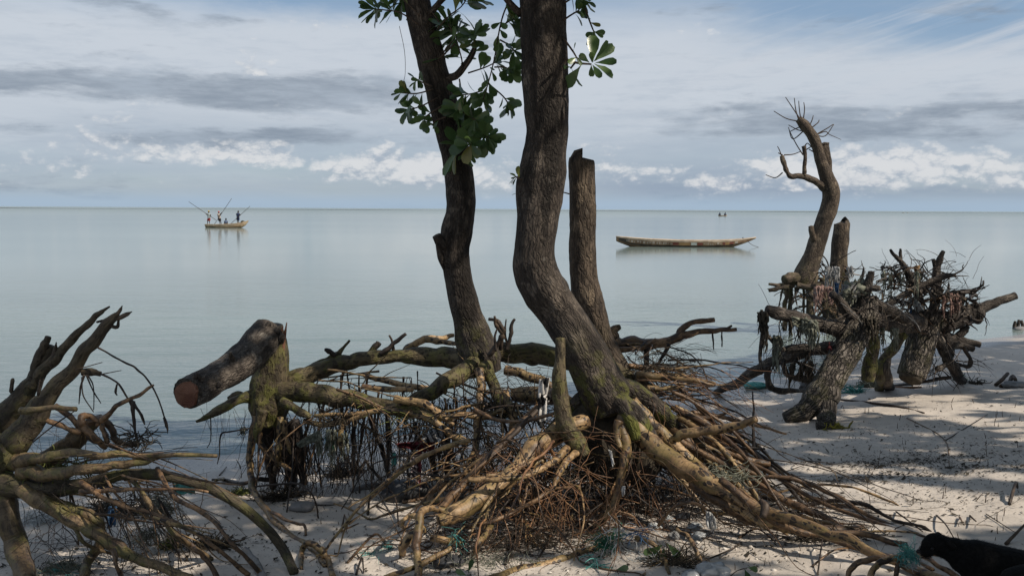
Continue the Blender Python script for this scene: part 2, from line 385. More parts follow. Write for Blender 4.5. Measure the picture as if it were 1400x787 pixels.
newmat('pied_fur'); n = noise(vscale(geo('Position'), (1.4, 1, 0.7)), 14, 3, 0.5)
finish(mixc(sstep(n, 0.50, 0.54), (0.55, 0.53, 0.50), (0.015, 0.015, 0.016)), 0.95, bump(noise(geo('Position'), 160, 3), 0.6, 0.006))

# ------------------------------------------------------------------ object helpers
def tag(o, label=None, cat=None, group=None, kind=None):
    if label: o['label'] = label
    if cat: o['category'] = cat
    if group: o['group'] = group
    if kind: o['kind'] = kind
    return o
def thing(name, label, cat, loc, group=None):
    o = bpy.data.objects.new(name, None); COL.objects.link(o)
    o.location = Vector(loc); o.empty_display_size = 0.1
    return tag(o, label, cat, group)
BASES = {}
def base_of(o):
    return BASES.get(o.name, np.array(o.location))
class MB:
    def __init__(s): s.v = []; s.f = []; s.a = []; s.n = 0
    def addv(s, v, a=None):
        v = np.asarray(v, float); i = s.n; s.v.append(v); s.a.append(v if a is None else np.asarray(a, float)); s.n += len(v); return i
    def tube(s, P, R, sides=8, amp=0.05, freq=1.0, ns=5, furrow=0.0, fk=9.0, cap=True, flat=None, seed=0.0, lumpy=0.0, taper_tip=False, capk=0.25):
        P = np.asarray(P, float); R = np.asarray(R, float)
        P, R = spline(P, R, ns)
        n = len(P)
        T = np.gradient(P, axis=0); T /= np.linalg.norm(T, axis=1)[:, None] + 1e-9
        up = np.array([0, 0, 1.0]) if abs(T[0][2]) < 0.9 else np.array([1.0, 0, 0])
        N = np.zeros_like(P); x = np.cross(T[0], up); x /= np.linalg.norm(x); N[0] = x
        for i in range(1, n):
            x = N[i - 1] - T[i] * np.dot(N[i - 1], T[i]); l = np.linalg.norm(x)
            N[i] = x / l if l > 1e-6 else N[i - 1]
        B = np.cross(T, N)
        L = np.concatenate([[0], np.cumsum(np.linalg.norm(np.diff(P, axis=0), axis=1))])
        an = np.linspace(0, 2 * np.pi, sides, endpoint=False)
        ca, sa = np.cos(an), np.sin(an)
        D = N[:, None, :] * ca[None, :, None] + B[:, None, :] * sa[None, :, None]
        rm = max(float(R.mean()), 1e-4)
        bk = np.stack([np.broadcast_to(ca, (n, sides)) * rm, np.broadcast_to(sa, (n, sides)) * rm, np.broadcast_to(L[:, None], (n, sides))], -1) + seed
        k = 1 + 0 * bk[..., 0]
        if amp: k = k + amp * vnoise(bk * (0.9 * freq / rm) + seed * 3.1)
        if lumpy: k = k + lumpy * vnoise(bk * np.array([0.7, 0.7, 0.45]) / rm + seed * 1.7 + 40)
        if furrow:
            q = np.stack([np.broadcast_to(ca, (n, sides)) * fk / 3.0, np.broadcast_to(sa, (n, sides)) * fk / 3.0, np.broadcast_to(L[:, None], (n, sides)) * 2.6 / (rm * 4)], -1) + seed + 11
            r1 = 1 - 2 * np.abs(vnoise(q)); r2 = 1 - 2 * np.abs(vnoise(q * 2.1 + 7))
            k = k + furrow * (0.6 * r1 + 0.4 * r2)
        V = P[:, None, :] + D * (R[:, None] * k)[..., None]
        i0 = s.addv(V.reshape(-1, 3), bk.reshape(-1, 3))
        for i in range(n - 1):
            a = i0 + i * sides; b = a + sides
            for j in range(sides):
                j2 = (j + 1) % sides
                s.f.append((a + j, a + j2, b + j2, b + j))
        if cap:
            for (ri, sg) in ((0, 1), (n - 1, -1)):
                c = s.addv([P[ri] - T[ri] * sg * R[ri] * (1.2 if taper_tip else capk)], [bk[ri].mean(0)])
                a = i0 + ri * sides
                for j in range(sides):
                    j2 = (j + 1) % sides
                    s.f.append((a + j2, a + j, c) if sg > 0 else (a + j, a + j2, c))
        return s
    def build(s, name, mat, parent=None, smooth=True, base=None):
        V = np.concatenate(s.v); A = np.concatenate(s.a)
        b = base_of(parent) if parent is not None else (np.zeros(3) if base is None else np.asarray(base, float))
        me = bpy.data.meshes.new(name)
        me.from_pydata((V - b).tolist(), [], s.f)
        at = me.attributes.new('bark', 'FLOAT_VECTOR', 'POINT'); at.data.foreach_set('vector', A.astype(np.float32).ravel())
        if smooth: me.polygons.foreach_set('use_smooth', [True] * len(me.polygons))
        me.materials.append(MATS[mat]); me.update()
        o = bpy.data.objects.new(name, me); COL.objects.link(o)
        if parent is not None: o.parent = parent
        else: o.location = Vector(b)
        BASES[o.name] = b
        return o
def spline(P, R, ns):
    n = len(P)
    if n == 2: 
        P = np.array([P[0], (P[0] + P[1]) / 2, P[1]]); R = np.array([R[0], (R[0] + R[1]) / 2, R[1]]); n = 3
    Q = np.vstack([2 * P[0] - P[1], P, 2 * P[-1] - P[-2]]); S = np.concatenate([[R[0]], R, [R[-1]]])
    t = np.linspace(0, 1, ns, endpoint=False)[:, None]
    out = []; ro = []
    for i in range(n - 1):
        p0, p1, p2, p3 = Q[i:i + 4]
        out.append(0.5 * (2 * p1 + (p2 - p0) * t + (2 * p0 - 5 * p1 + 4 * p2 - p3) * t ** 2 + (3 * p1 - p0 - 3 * p2 + p3) * t ** 3))
        u = t[:, 0]; u = u * u * (3 - 2 * u)
        ro.append(S[i + 1] * (1 - u) + S[i + 2] * u)
    out.append(P[-1:]); ro.append(R[-1:])
    return np.vstack(out), np.concatenate(ro)
def pts(spec):
    P = []; R = []
    for (px, py, Y, r) in spec:
        if Y == 0:
            p = G(px, py); Y = p[1]; p = p + np.array([0, 0, r * Y / FPX * 0.4])
        else: p = U(px, py, Y)
        P.append(p); R.append(r * Y / FPX)
    return np.array(P), np.array(R)
SEED = [0.0]
def nseed(): SEED[0] += 3.37; return SEED[0] % 97
RS = [1.0, 1.0]      # radius factors for thick and thin limbs of the tree being built
def limb(name, spec, mat, parent, sides=10, amp=0.08, lumpy=0.11, ns=5, kink=None, **kw):
    P, R = pts(spec)
    R = R * (RS[0] if max(q[3] for q in spec) > 4.5 else RS[1])
    if kink is None: kink = .45 if name in ('root', 'limb', 'rootlet', 'snag') else 0
    if kink and len(P) > 2:
        P, R = spline(P, R, 3); r_ = np.random.default_rng(int(SEED[0] * 7) + 3)
        gap_ = np.linalg.norm(np.gradient(P, axis=0), axis=1)
        jit = r_.normal(0, .5, P.shape) * np.minimum(R * kink, gap_ * .13)[:, None]; jit[0] = 0; jit[-1] = 0
        P = P + jit; R = R * (1 + r_.normal(0, .05 if max(q[3] for q in spec) > 6 else .10, len(R))); ns = max(3, ns // 2 + 1)
    mb = MB().tube(P, R, sides, amp, ns=ns, lumpy=lumpy, seed=nseed(), **kw)
    return mb.build(name, mat, parent)
def walk(start, d, length, r0, r1, droop=0.15, wig=0.35, step=0.09, ground=True, rng=random, dive=0.0):
    p = np.array(start, float); d = np.array(d, float); d /= np.linalg.norm(d)
    n = max(4, int(length / step)); P = [p.copy()]; R = [r0]
    for i in range(n):
        d = d + np.array([rng.gauss(0, wig), rng.gauss(0, wig), rng.gauss(0, wig * 0.7)]) * 0.35 + np.array([0, 0, -droop])
        d /= np.linalg.norm(d)
        p = p + d * step
        if ground:
            g = sz1(p[0], p[1])
            if p[2] < g + r1:
                if rng.random() < dive and len(P) > 3:
                    p[2] = g - 0.03; P.append(p.copy()); R.append(r1); break
                p[2] = g + r1 * 0.8 + 0.004; d[2] = abs(d[2]) * 0.25
        P.append(p.copy()); R.append(r0 + (r1 - r0) * (i + 1) / n)
    return np.array(P), np.array(R)
def hair(mb, start, d, length, r, sides=3, **kw):
    P, R = walk(start, d, length, r, r * 0.5, **kw)
    mb.tube(P, R, sides, 0.0, ns=2, cap=False, seed=nseed())

# ------------------------------------------------------------------ the setting: sand, sea, far bank
def grid(xs, ys, zf):
    X, Y = np.meshgrid(xs, ys); Z = zf(X, Y)
    V = np.stack([X, Y, Z], -1).reshape(-1, 3); nx = len(xs); ny = len(ys)
    i = np.arange(nx - 1)[None, :] + np.arange(ny - 1)[:, None] * nx
    i = i.ravel(); Fq = np.stack([i, i + 1, i + 1 + nx, i + nx], -1)
    return V, Fq.tolist()
xs = np.concatenate([np.linspace(-70, -6, 24, endpoint=False), np.arange(-6, 8.5, 0.05), np.linspace(8.5, 14, 40, endpoint=False), np.linspace(14, 70, 24)])
ys = np.concatenate([np.linspace(-60, 3, 24, endpoint=False), np.arange(3, 14, 0.05), np.linspace(14, 24, 60), np.linspace(24.5, 60, 12)])
mb = MB(); V, Fq = grid(xs, ys, sandz); mb.addv(V); mb.f = Fq
tag(mb.build('beach_sand', 'sand'), kind='structure')
mb = MB()
xs = np.concatenate([[-12000, -3000, -800, -200, -60, -25], np.arange(-14, 17, 0.14), [25, 60, 200, 800, 3000, 12000.]])
ys = np.concatenate([[5], np.arange(7.5, 26, 0.07), [28, 33, 40, 60, 140, 400, 1200, 4000, 14000.]])
def wavez(X, Y):
    d = np.clip(Y - np.interp(X, SHX, SHY), 0, 40)
    fd = np.clip((26 - Y) / 8, 0, 1) * np.clip((np.minimum(X + 14, 17 - X)) / 4, 0, 1)
    q = np.stack([X * .35, d * 1.5, X * 0], -1); q2 = np.stack([X * 1.1, d * 3.6, X * 0 + 4], -1)
    sw = np.sin(d * 5.2 + 2.2 * vnoise(np.stack([X * .3, d * .3, X * 0 + 8], -1))) * np.exp(-d * .9)
    return fd * (0.010 * vnoise(q) + 0.005 * vnoise(q2) + 0.014 * np.maximum(sw, -.3))
V, Fq = grid(xs, ys, wavez); mb.addv(V); mb.f = Fq
tag(mb.build('sea', 'sea'), kind='structure')
mb = MB()
n = 60; bx = np.linspace(-1500, 2600, n); by = 900 + (bx + 1500) * 0.22
hh = 0.42 + 0.25 * vnoise(np.stack([bx * 0.01, bx * 0, bx * 0], -1))
for k in range(n):
    mb.addv([(bx[k], by[k] - 14, -0.3), (bx[k], by[k] - 4, hh[k]), (bx[k], by[k] + 12, hh[k] * 0.7), (bx[k], by[k] + 30, -0.3)])
for k in range(n - 1):
    for j in range(3):
        a = k * 4 + j; mb.f.append((a, a + 4, a + 5, a + 1))
tag(mb.build('mudbank', 'mud'), kind='structure')
# ------------------------------------------------------------------ leaves and trees
def leaf_mesh(name, L=1.0, W=0.42, fold=0.18, curl=0.15, seed=0):
    rr = random.Random(seed); n = 7; V = []; Fq = []
    prof = [0.05, 0.22, 0.50, 0.80, 1.0, 0.96, 0.48]
    for i in range(n):
        t = i / (n - 1); hw = W / 2 * prof[i] * (1 + rr.uniform(-.06, .06)); z = -curl * t * t + rr.uniform(-.01, .01)
        V += [(-hw, t * L, z + fold * hw), (0, t * L, z), (hw, t * L, z + fold * hw)]
    for i in range(n - 1):
        a = i * 3; Fq += [(a, a + 1, a + 4, a + 3), (a + 1, a + 2, a + 5, a + 4)]
    me = bpy.data.meshes.new(name); me.from_pydata(V, [], Fq)
    me.polygons.foreach_set('use_smooth', [True] * len(me.polygons)); me.materials.append(MATS['leaf']); return me
LEAVES = [leaf_mesh('leaf', 1, .44, .25, .12, 1), leaf_mesh('leaf', 1, .50, .1, .25, 2), leaf_mesh('leaf', 1, .38, .35, .05, 3), leaf_mesh('leaf', 1, .46, .15, -.12, 4)]
def put_leaf(parent, pos, d, nrm, L):
    o = bpy.data.objects.new('leaf', random.choice(LEAVES)); COL.objects.link(o); o.parent = parent
    y = Vector(d).normalized(); z = Vector(nrm); z = (z - y * z.dot(y))
    if z.length < 1e-3: z = y.orthogonal()
    z.normalize(); x = y.cross(z)
    M = Matrix((x, y, z)).transposed().to_4x4() @ Matrix.Diagonal((L * random.uniform(.9, 1.15), L, L, 1))
    M.translation = Vector(np.asarray(pos) - base_of(parent))
    o.matrix_basis = M
def twig(parent, path, n, Lpx, Y, r=0.9, tip=True, mat='twig_dark'):
    dy = random.uniform(-.25, .25)
    spec = [(x, y, Y + dy * i / max(1, len(path) - 1), r * (1 - .5 * i / len(path))) for i, (x, y) in enumerate(path)]
    P, R = pts(spec)
    o = MB().tube(P, R, 6, 0.05, ns=4, seed=nseed()).build('twig', mat, parent)
    Q, _ = spline(P, R, 6); L = Lpx * Y / FPX
    tot = len(Q)
    n = int(n * 2.05)
    for k in range(n):
        if tip and k < max(2, n * 0.55): t = tot - 1 - random.randint(0, min(3, tot - 1))
        else: t = random.randint(tot // 3, tot - 1)
        p = Q[t]; ax = Q[min(t + 1, tot - 1)] - Q[max(t - 2, 0)]; ax = ax / (np.linalg.norm(ax) + 1e-6)
        a = k * 2.4 + random.uniform(-.4, .4)
        s1 = np.cross(ax, [0.3, 0.9, 0.2]); s1 /= np.linalg.norm(s1); s2_ = np.cross(ax, s1)
        rad = s1 * math.cos(a) + s2_ * math.sin(a)
        rad = rad * np.array([1, .7, 1])
        d = rad * random.uniform(.7, 1.1) + ax * random.uniform(.2, .8) + np.array([0, 0, -.22])
        nr = ax * .8 + np.array([random.gauss(0, .4), -.55 + random.gauss(0, .4), .6])
        put_leaf(o, p, d, nr, L * random.uniform(.76, 1.2))
    return o
def crown_mesh(parent, centers, n, size, keep=None, seed=3):
    rg = np.random.default_rng(seed); C = []; 
    for (c, rad, wgt) in centers:
        k = int(n * wgt); d = rg.normal(size=(k, 3)); d /= np.linalg.norm(d, axis=1)[:, None]
        rr = rad * (rg.random(k)[:, None] ** 0.45); C.append(np.array(c) + d * rr * np.array([1, 1, .62]))
    C = np.vstack(C)
    if keep is not None: C = C[keep(C)]
    return leaf_cards(parent, C, size, rg)
def leaf_cards(parent, C, size, rg, name='crown'):
    k = len(C); d = rg.normal(size=(k, 3)); d /= np.linalg.norm(d, axis=1)[:, None]
    e = np.cross(d, rg.normal(size=(k, 3))); e /= np.linalg.norm(e, axis=1)[:, None]
    s = size * (0.6 + 0.8 * rg.random(k))[:, None]
    mb = MB(); V = np.stack([C - d * s, C + e * s * .42, C + d * s, C - e * s * .42], 1).reshape(-1, 3)
    mb.addv(V); mb.f = (np.arange(k)[:, None] * 4 + np.arange(4)[None, :]).tolist()
    return tag(mb.build(name, 'crown_leaf', parent, smooth=False), kind='stuff')

# ================================================== TREE B: thick trunk in the centre
YB = 6.6
tB = thing('mangrove_tree', 'thick dark crooked mangrove trunk in the centre, leaning on a heap of bared tan roots', 'tree', U(835, 560, YB) * np.array([1, 1, 0]) + np.array([0, 0, .25]))
Yt = YB + .15
trunkB = [(738, -330, Yt + .1, 22), (748, -150, Yt + .1, 27), (742, -40, Yt, 29.5), (742, 20, Yt, 29.5), (744, 80, Yt, 30), (746, 140, Yt, 30), (747, 185, Yt, 28.5), (743, 225, Yt, 31), (738, 258, Yt, 31.5), (735, 300, Yt - .02, 28.5), (730, 338, Yt - .05, 27.5), (731, 368, Yt - .06, 29), (743, 396, Yt - .07, 30), (765, 428, Yt - .06, 28), (787, 462, YB + .02, 28.5), (808, 500, YB, 31), (826, 535, YB - .03, 33), (838, 562, YB - .05, 28)]
P, R = pts(trunkB)
MB().tube(P, R, 64, 0.05, ns=14, furrow=0.045, fk=15, lumpy=0.06, seed=1.3).build('trunk', 'trunk_bark', tB)
limb('burl', [(752, 380, Yt - .05, 13), (764, 392, Yt - .06, 13), (770, 408, Yt - .03, 10)], 'trunk_bark', tB, 14)
limb('branch', [(748, -150, Yt, 14), (830, -260, Yt - .4, 10), (900, -360, Yt - .8, 7)], 'trunk_bark', tB, 10)
limb('branch', [(740, -220, Yt, 14), (690, -330, Yt + .3, 10), (640, -420, Yt + .6, 6)], 'trunk_bark', tB, 10)
limb('branch', [(712, 20, Yt, 5), (690, -4, Yt - .1, 4), (676, -30, Yt - .2, 3)], 'trunk_bark', tB, 8)
crown_mesh(tB, [(U(760, -430, 7.0), 1.3, .5), (U(900, -400, 6.3), .9, .3), (U(650, -460, 7.2), .9, .2)], 1500, .11, seed=5)
for pth, n_, L in [
    ([(770, 80), (788, 86), (803, 88)], 0, 30), ([(770, 52), (783, 70), (789, 80)], 2, 16), ([(786, 86), (780, 94)], 1, 26),
    ([(770, 28), (782, 20), (792, 14)], 7, 20), ([(772, 4), (790, -6), (800, 2)], 6, 20), ([(800, 12), (808, 34), (813, 46)], 3, 17),
    ([(714, 246), (704, 241)], 3, 15), ([(712, 262), (708, 264)], 1, 11)]:
    twig(tB, pth, n_, L, Yt - .1, 1.5)
# the rosette of large leaves right of the trunk
rs = MB().tube(*pts([(770, 80, Yt, 2), (788, 86, Yt - .1, 1.8), (808, 88, Yt - .2, 1.4)]), sides=6, ns=4).build('twig', 'twig_dark', tB)
for (bx_, by_, dx, dy, L, dz) in [(812, 84, 2, -38, 40, .25), (816, 80, 20, -30, 32, -.35), (820, 78, 30, -26, 36, .3), (823, 84, 40, -1, 28, -.3), (818, 88, 36, 17, 33, .35), (812, 92, 14, 24, 22, -.4), (807, 92, 2, 22, 17, .3), (800, 84, -12, -12, 18, .2), (809, 82, -3, -18, 16, -.5)]:
    d = np.array([dx, dz * 40, -dy]); put_leaf(rs, U(809 + (bx_ - 809) * .35, 87 + (by_ - 87) * .35, Yt - .2), d, (random.gauss(0, .45), -1, random.gauss(.2, .4)), L * Yt / FPX)
put_leaf(rs, U(794, 90, Yt - .12), (-22, 5, -30), (.1, -1, .2), 34 * Yt / FPX)

# skirt of bark and the front stem under the trunk
RS[:] = [.68, .85]
for sp_ in [[(835, 540, 6.5, 22), (862, 560, 6.42, 18), (885, 590, 6.35, 14), (905, 625, 6.25, 9)],
            [(850, 530, 6.65, 24), (885, 548, 6.7, 18), (920, 580, 6.75, 14), (965, 620, 6.8, 9)],
            [(845, 548, 6.35, 16), (862, 575, 6.3, 13), (870, 600, 6.28, 10)],
            [(800, 545, 6.75, 22), (775, 570, 6.85, 18), (750, 595, 6.9, 15)]]:
    limb('root_flare', sp_, 'trunk_bark', tB, 20, furrow=.10, fk=9, ns=7)
limb('root_stem', [(766, 462, 6.34, 9), (766, 485, 6.32, 11), (765, 515, 6.3, 14), (767, 548, 6.28, 15.5), (775, 582, 6.26, 18), (788, 605, 6.24, 19), (800, 622, 6.22, 12)], 'mossy_bark', tB, 20, furrow=.06, lumpy=.12, ns=7)
big = [
 ('root_bark', [(862, 575, 6.4, 18), (888, 606, 6.3, 21), (930, 637, 6.15, 20.5), (972, 660, 6.0, 17), (1012, 684, 5.85, 14), (1046, 699, 5.7, 12.5), (1100, 716, 5.5, 11.5), (1160, 738, 5.3, 11), (1225, 768, 5.1, 10), (1300, 800, 0, 10)]),
 ('root_bark', [(862, 550, 6.55, 16), (890, 580, 6.5, 16), (925, 612, 6.42, 15), (960, 642, 6.3, 11), (990, 665, 6.2, 8)]),
 ('root_bark', [(918, 602, 6.3, 8), (932, 594, 6.25, 10), (960, 589, 6.2, 9.5), (1000, 583, 6.1, 8.5), (1034, 572, 6.0, 7.5)]),
 ('root_brown', [(945, 660, 6.1, 10), (985, 685, 6.0, 13), (1030, 708, 5.9, 13), (1080, 720, 5.8, 12), (1130, 725, 5.75, 11), (1180, 728, 0, 11)]),
 ('root_bark', [(1000, 690, 5.9, 9), (1040, 712, 5.75, 12), (1090, 722, 5.65, 9), (1130, 726, 5.6, 6)]),
 ('root_brown', [(985, 655, 5.9, 8), (1040, 700, 5.72, 9), (1100, 728, 5.6, 7), (1170, 728, 5.62, 6), (1240, 747, 0, 6)]),
 ('mossy_bark', [(868, 532, 6.9, 14), (905, 562, 6.9, 15), (935, 590, 6.85, 14), (965, 618, 6.75, 11), (990, 640, 0, 8)]),
 ('root_brown', [(880, 545, 6.8, 11), (915, 583, 6.75, 11), (950, 612, 6.7, 9), (978, 630, 0, 8)]),
 ('root_brown', [(925, 600, 6.55, 7), (980, 630, 6.45, 7), (1040, 665, 6.3, 7.5), (1090, 690, 6.15, 8), (1150, 718, 5.95, 7), (1210, 748, 5.6, 6), (1275, 780, 0, 5)]),
 ('root_brown', [(930, 585, 6.7, 5), (1000, 620, 6.6, 5), (1060, 650, 6.4, 5), (1120, 685, 6.25, 4.5), (1190, 712, 6.0, 4), (1262, 734, 0, 3)]),
 ('root_brown', [(985, 625, 6.5, 4), (1040, 650, 6.4, 4), (1080, 653, 6.35, 5), (1130, 672, 6.3, 5), (1190, 705, 6.1, 4.5), (1275, 738, 0, 2.5)]),
 ('root_brown', [(1000, 622, 6.6, 6), (1030, 630, 6.6, 6.5), (1052, 634, 6.6, 6)]),
 ('root_dark', [(985, 612, 6.7, 3), (1020, 612, 6.7, 2.6), (1046, 613, 6.7, 2)]),
 ('root_brown', [(935, 568, 7.0, 4), (965, 570, 7.0, 3.5), (992, 565, 7.0, 2.5)]),
 ('root_dark', [(930, 530, 7.2, 5), (955, 556, 7.1, 5), (978, 578, 7.0, 4), (1000, 592, 6.9, 3)]),
 ('root_bark', [(885, 512, 7.3, 6), (920, 514, 7.3, 7), (955, 520, 7.2, 5), (978, 524, 7.1, 3)]),
 ('root_bark', [(870, 512, 7.1, 8), (905, 516, 7.1, 7), (945, 520, 7.0, 5), (975, 526, 7.0, 3)]),
 ('root_brown', [(860, 500, 7.2, 6), (890, 502, 7.3, 5), (920, 505, 7.3, 4), (935, 508, 7.3, 2)]),
 ('root_bark', [(885, 530, 7.0, 6), (915, 530, 7.0, 5), (935, 527, 7.0, 4)]),
 ('root_bark', [(800, 575, 6.5, 17), (768, 588, 6.4, 20), (738, 608, 6.25, 20), (712, 636, 6.1, 19), (682, 664, 5.95, 20), (650, 686, 5.85, 21), (622, 702, 5.75, 20), (600, 712, 5.7, 13)]),
 ('root_bark', [(775, 612, 6.2, 8), (750, 635, 6.0, 7), (715, 650, 5.85, 6.5), (675, 655, 5.8, 6), (640, 654, 5.8, 5)]),
 ('root_bark', [(788, 618, 6.2, 8), (770, 638, 6.05, 7), (760, 655, 5.95, 6), (757, 668, 5.9, 4)]),
 ('root_brown', [(757, 668, 5.9, 3.5), (735, 682, 5.8, 3), (700, 700, 5.75, 3), (655, 718, 5.7, 3), (615, 724, 0, 2.5)]),
 ('root_bark', [(855, 560, 6.35, 12), (849, 585, 6.3, 13), (856, 610, 6.25, 12), (852, 636, 6.2, 9), (846, 668, 6.15, 8), (832, 700, 6.1, 8), (812, 722, 0, 7)]),
 ('root_bark', [(846, 575, 6.28, 9), (843, 595, 6.25, 8), (848, 612, 6.2, 5)]),
 ('root_brown', [(770, 520, 6.9, 7), (735, 558, 6.6, 8), (700, 592, 6.4, 8), (660, 632, 6.2, 8), (625, 670, 6.0, 8), (598, 700, 5.9, 7)]),
 ('root_dark', [(745, 550, 6.55, 5), (705, 590, 6.35, 5), (668, 625, 6.2, 5), (630, 668, 6.05, 5), (610, 700, 5.95, 4)]),
 ('root_bark', [(640, 691, 5.85, 8), (610, 698, 5.75, 7), (590, 694, 5.7, 7), (575, 705, 5.6, 9), (570, 735, 5.5, 9), (571, 765, 5.4, 8.5), (573, 800, 0, 8)]),
 ('root_bark', [(575, 705, 5.62, 6), (560, 705, 5.65, 5), (550, 715, 5.7, 4.5), (552, 724, 0, 4)]),
 ('root_bark', [(580, 722, 5.6, 8), (562, 732, 5.62, 9), (552, 745, 5.6, 9), (550, 760, 0, 8)]),
 ('root_bark', [(590, 735, 5.6, 7), (610, 738, 5.58, 7), (630, 745, 0, 6)]),
 ('root_bark', [(617, 749, 5.5, 6), (590, 763, 5.42, 6), (560, 778, 5.35, 5), (525, 790, 0, 4.5)]),
 ('root_bark', [(672, 718, 5.7, 6), (665, 730, 5.6, 7), (652, 745, 5.5, 7), (648, 762, 0, 5)]),
 ('root_bark', [(820, 745, 5.7, 5), (790, 757, 5.6, 9), (755, 770, 5.5, 10), (715, 780, 5.4, 10), (670, 795, 0, 9)]),
 ('root_brown', [(610, 660, 6.3, 6), (590, 672, 6.3, 7), (588, 690, 0, 6)]),
 ('root_brown', [(648, 560, 6.6, 5), (690, 575, 6.5, 4), (735, 572, 6.4, 4), (770, 560, 6.35, 3)]),
 ('root_bark', [(745, 628, 6.3, 5), (712, 640, 6.2, 5), (680, 648, 6.15, 5), (650, 652, 6.1, 4)]),
 ('root_bark', [(870, 735, 5.6, 5), (890, 742, 5.5, 5), (905, 757, 5.45, 5), (915, 785, 0, 4)]),
 ('root_bark', [(925, 722, 5.6, 4), (942, 735, 5.5, 5), (952, 752, 5.4, 5), (957, 770, 0, 4)]),
 ('root_bark', [(910, 765, 5.4, 5), (890, 778, 5.3, 5), (870, 795, 0, 5)]),
 ('root_brown', [(900, 718, 5.7, 2.6), (922, 692, 5.6, 2.6), (945, 686, 5.6, 2.6), (965, 695, 5.7, 2.2)]),
 ('root_brown', [(1215, 762, 4.95, 6), (1185, 765, 4.95, 6.5), (1165, 775, 4.95, 6), (1158, 800, 0, 5)]),
 ('root_bark', [(1232, 762, 4.9, 7), (1205, 768, 4.9, 7), (1190, 785, 4.85, 6.5), (1190, 815, 0, 6)]),
 ('root_brown', [(1240, 768, 4.9, 4), (1228, 772, 4.88, 4), (1225, 790, 4.85, 4), (1228, 815, 0, 4)]),
 ('root_brown', [(1010, 668, 6.0, 3), (1060, 705, 5.8, 3), (1120, 730, 5.6, 4), (1200, 760, 0, 4)]),
 ('root_brown', [(1235, 748, 0, 4), (1270, 765, 5.0, 5), (1310, 787, 4.85, 6), (1345, 810, 0, 6)]),
 ('root_brown', [(1270, 758, 5.3, 5), (1295, 762, 5.25, 5), (1320, 775, 5.1, 5), (1345, 795, 0, 4)]),
]
NB_ = 0
for mt_, sp_ in big:
    rr_ = max(s[3] for s in sp_)
    limb('root', sp_, mt_, tB, 22 if rr_ > 11 else 12, 0.06, 0.07, 6); NB_ += 1
limb('root_knot', [(1040, 684, 5.62, 6), (1046, 692, 5.58, 9), (1043, 706, 5.55, 8)], 'root_dark', tB, 12)
# medium roots grown through the heap
rq = random.Random(21)
def grown(par, n, xr, yr, Yr, dmean, dsd, Lr, rr, mat, droop=.1, wig=.4, dive=.4, sides=6, step=.08, forks=2):
    for _ in range(n):
        p = U(rq.uniform(*xr), rq.uniform(*yr), rq.uniform(*Yr))
        g = sz1(p[0], p[1])
        if p[2] < g + .02: p[2] = g + .03
        d = [rq.gauss(dmean[i], dsd[i]) for i in range(3)]
        r = rr[0] + (rr[1] - rr[0]) * rq.random() ** 1.7; L_ = rq.uniform(*Lr)
        P, R = walk(p, d, L_, r, r * .4, droop, wig, step, True, rq, dive)
        R = R * np.array([1 + rq.gauss(0, .12) for _q in R])
        m_ = mat if isinstance(mat, str) else rq.choice(mat)
        mb = MB().tube(P, R, sides, .12, ns=3, seed=nseed(), lumpy=.16)
        for _f in range(rq.randint(0, forks)):
            k = rq.randint(1, max(1, len(P) - 3)); t = P[min(k + 1, len(P) - 1)] - P[k - 1]; t = t / (np.linalg.norm(t) + 1e-6)
            P2, R2 = walk(P[k], t + np.array([rq.gauss(0, .55) for _q in range(3)]), L_ * rq.uniform(.2, .55), R[k] * .75, R[k] * .25, droop, wig, step * .8, True, rq, dive)
            mb.tube(P2, R2, sides - 1, .12, ns=2, seed=nseed(), lumpy=.16)
        mb.build('root', m_, par)
grown(tB, 26, (862, 960), (530, 640), (6.75, 7.5), (1, -.25, -.25), (.25, .35, .18), (.8, 2.3), (.005, .024), ['root_brown', 'root_bark', 'root_bark', 'root_dark'], .06, .34, .5)
grown(tB, 14, (870, 940), (535, 600), (6.6, 7.1), (1, -.4, -.30), (.2, .3, .12), (.9, 2.0), (.012, .027), ['root_bark', 'root_bark', 'root_brown'], .05, .25, .5, 9)
grown(tB, 14, (640, 840), (600, 680), (6.1, 6.6), (-.6, -.5, -.25), (.7, .4, .25), (.6, 1.4), (.008, .019), ['root_bark', 'root_bark', 'root_brown'], .06, .35, .5, 9)
grown(tB, 30, (860, 930), (488, 560), (6.9, 7.6), (1, .1, -.02), (.2, .4, .14), (.45, .85), (.004, .012), ['root_bark', 'root_brown', 'root_dark'], .02, .30)
grown(tB, 40, (690, 880), (610, 690), (6.15, 6.9), (-.2, -.45, -.25), (.8, .5, .3), (.6, 1.5), (.003, .013), ['root_red', 'root_dark', 'root_brown', 'root_bark', 'root_brown'], .07, .5)
grown(tB, 20, (600, 860), (680, 745), (5.6, 6.2), (-.3, -.3, -.05), (.9, .4, .2), (.5, 1.2), (.004, .009), ['root_red', 'root_dark', 'root_brown'], .06, .5)
grown(tB, 36, (600, 770), (545, 650), (6.6, 7.3), (-.5, -.3, -.15), (.8, .5, .3), (.5, 1.3), (.005, .013), ['root_bark', 'root_brown', 'root_dark'], .05, .45)
grown(tB, 7, (930, 1120), (620, 700), (6.1, 6.7), (1, -.6, -.12), (.2, .3, .1), (.8, 1.7), (.004, .009), ['root_brown', 'root_dark'], .03, .2)
hb = MB()
def hairs(mb, n, xr, yr, Yr, dmean, dsd, Lr, rr, droop=.1, wig=.5):
    for _ in range(n):
        p = U(rq.uniform(*xr), rq.uniform(*yr), rq.uniform(*Yr)); g = sz1(p[0], p[1])
        if p[2] < g: p[2] = g + .01
        d = [rq.gauss(dmean[i], dsd[i]) for i in range(3)]
        hair(mb, p, d, rq.uniform(*Lr), rq.uniform(*rr), droop=droop, wig=wig, step=.06, rng=rq)
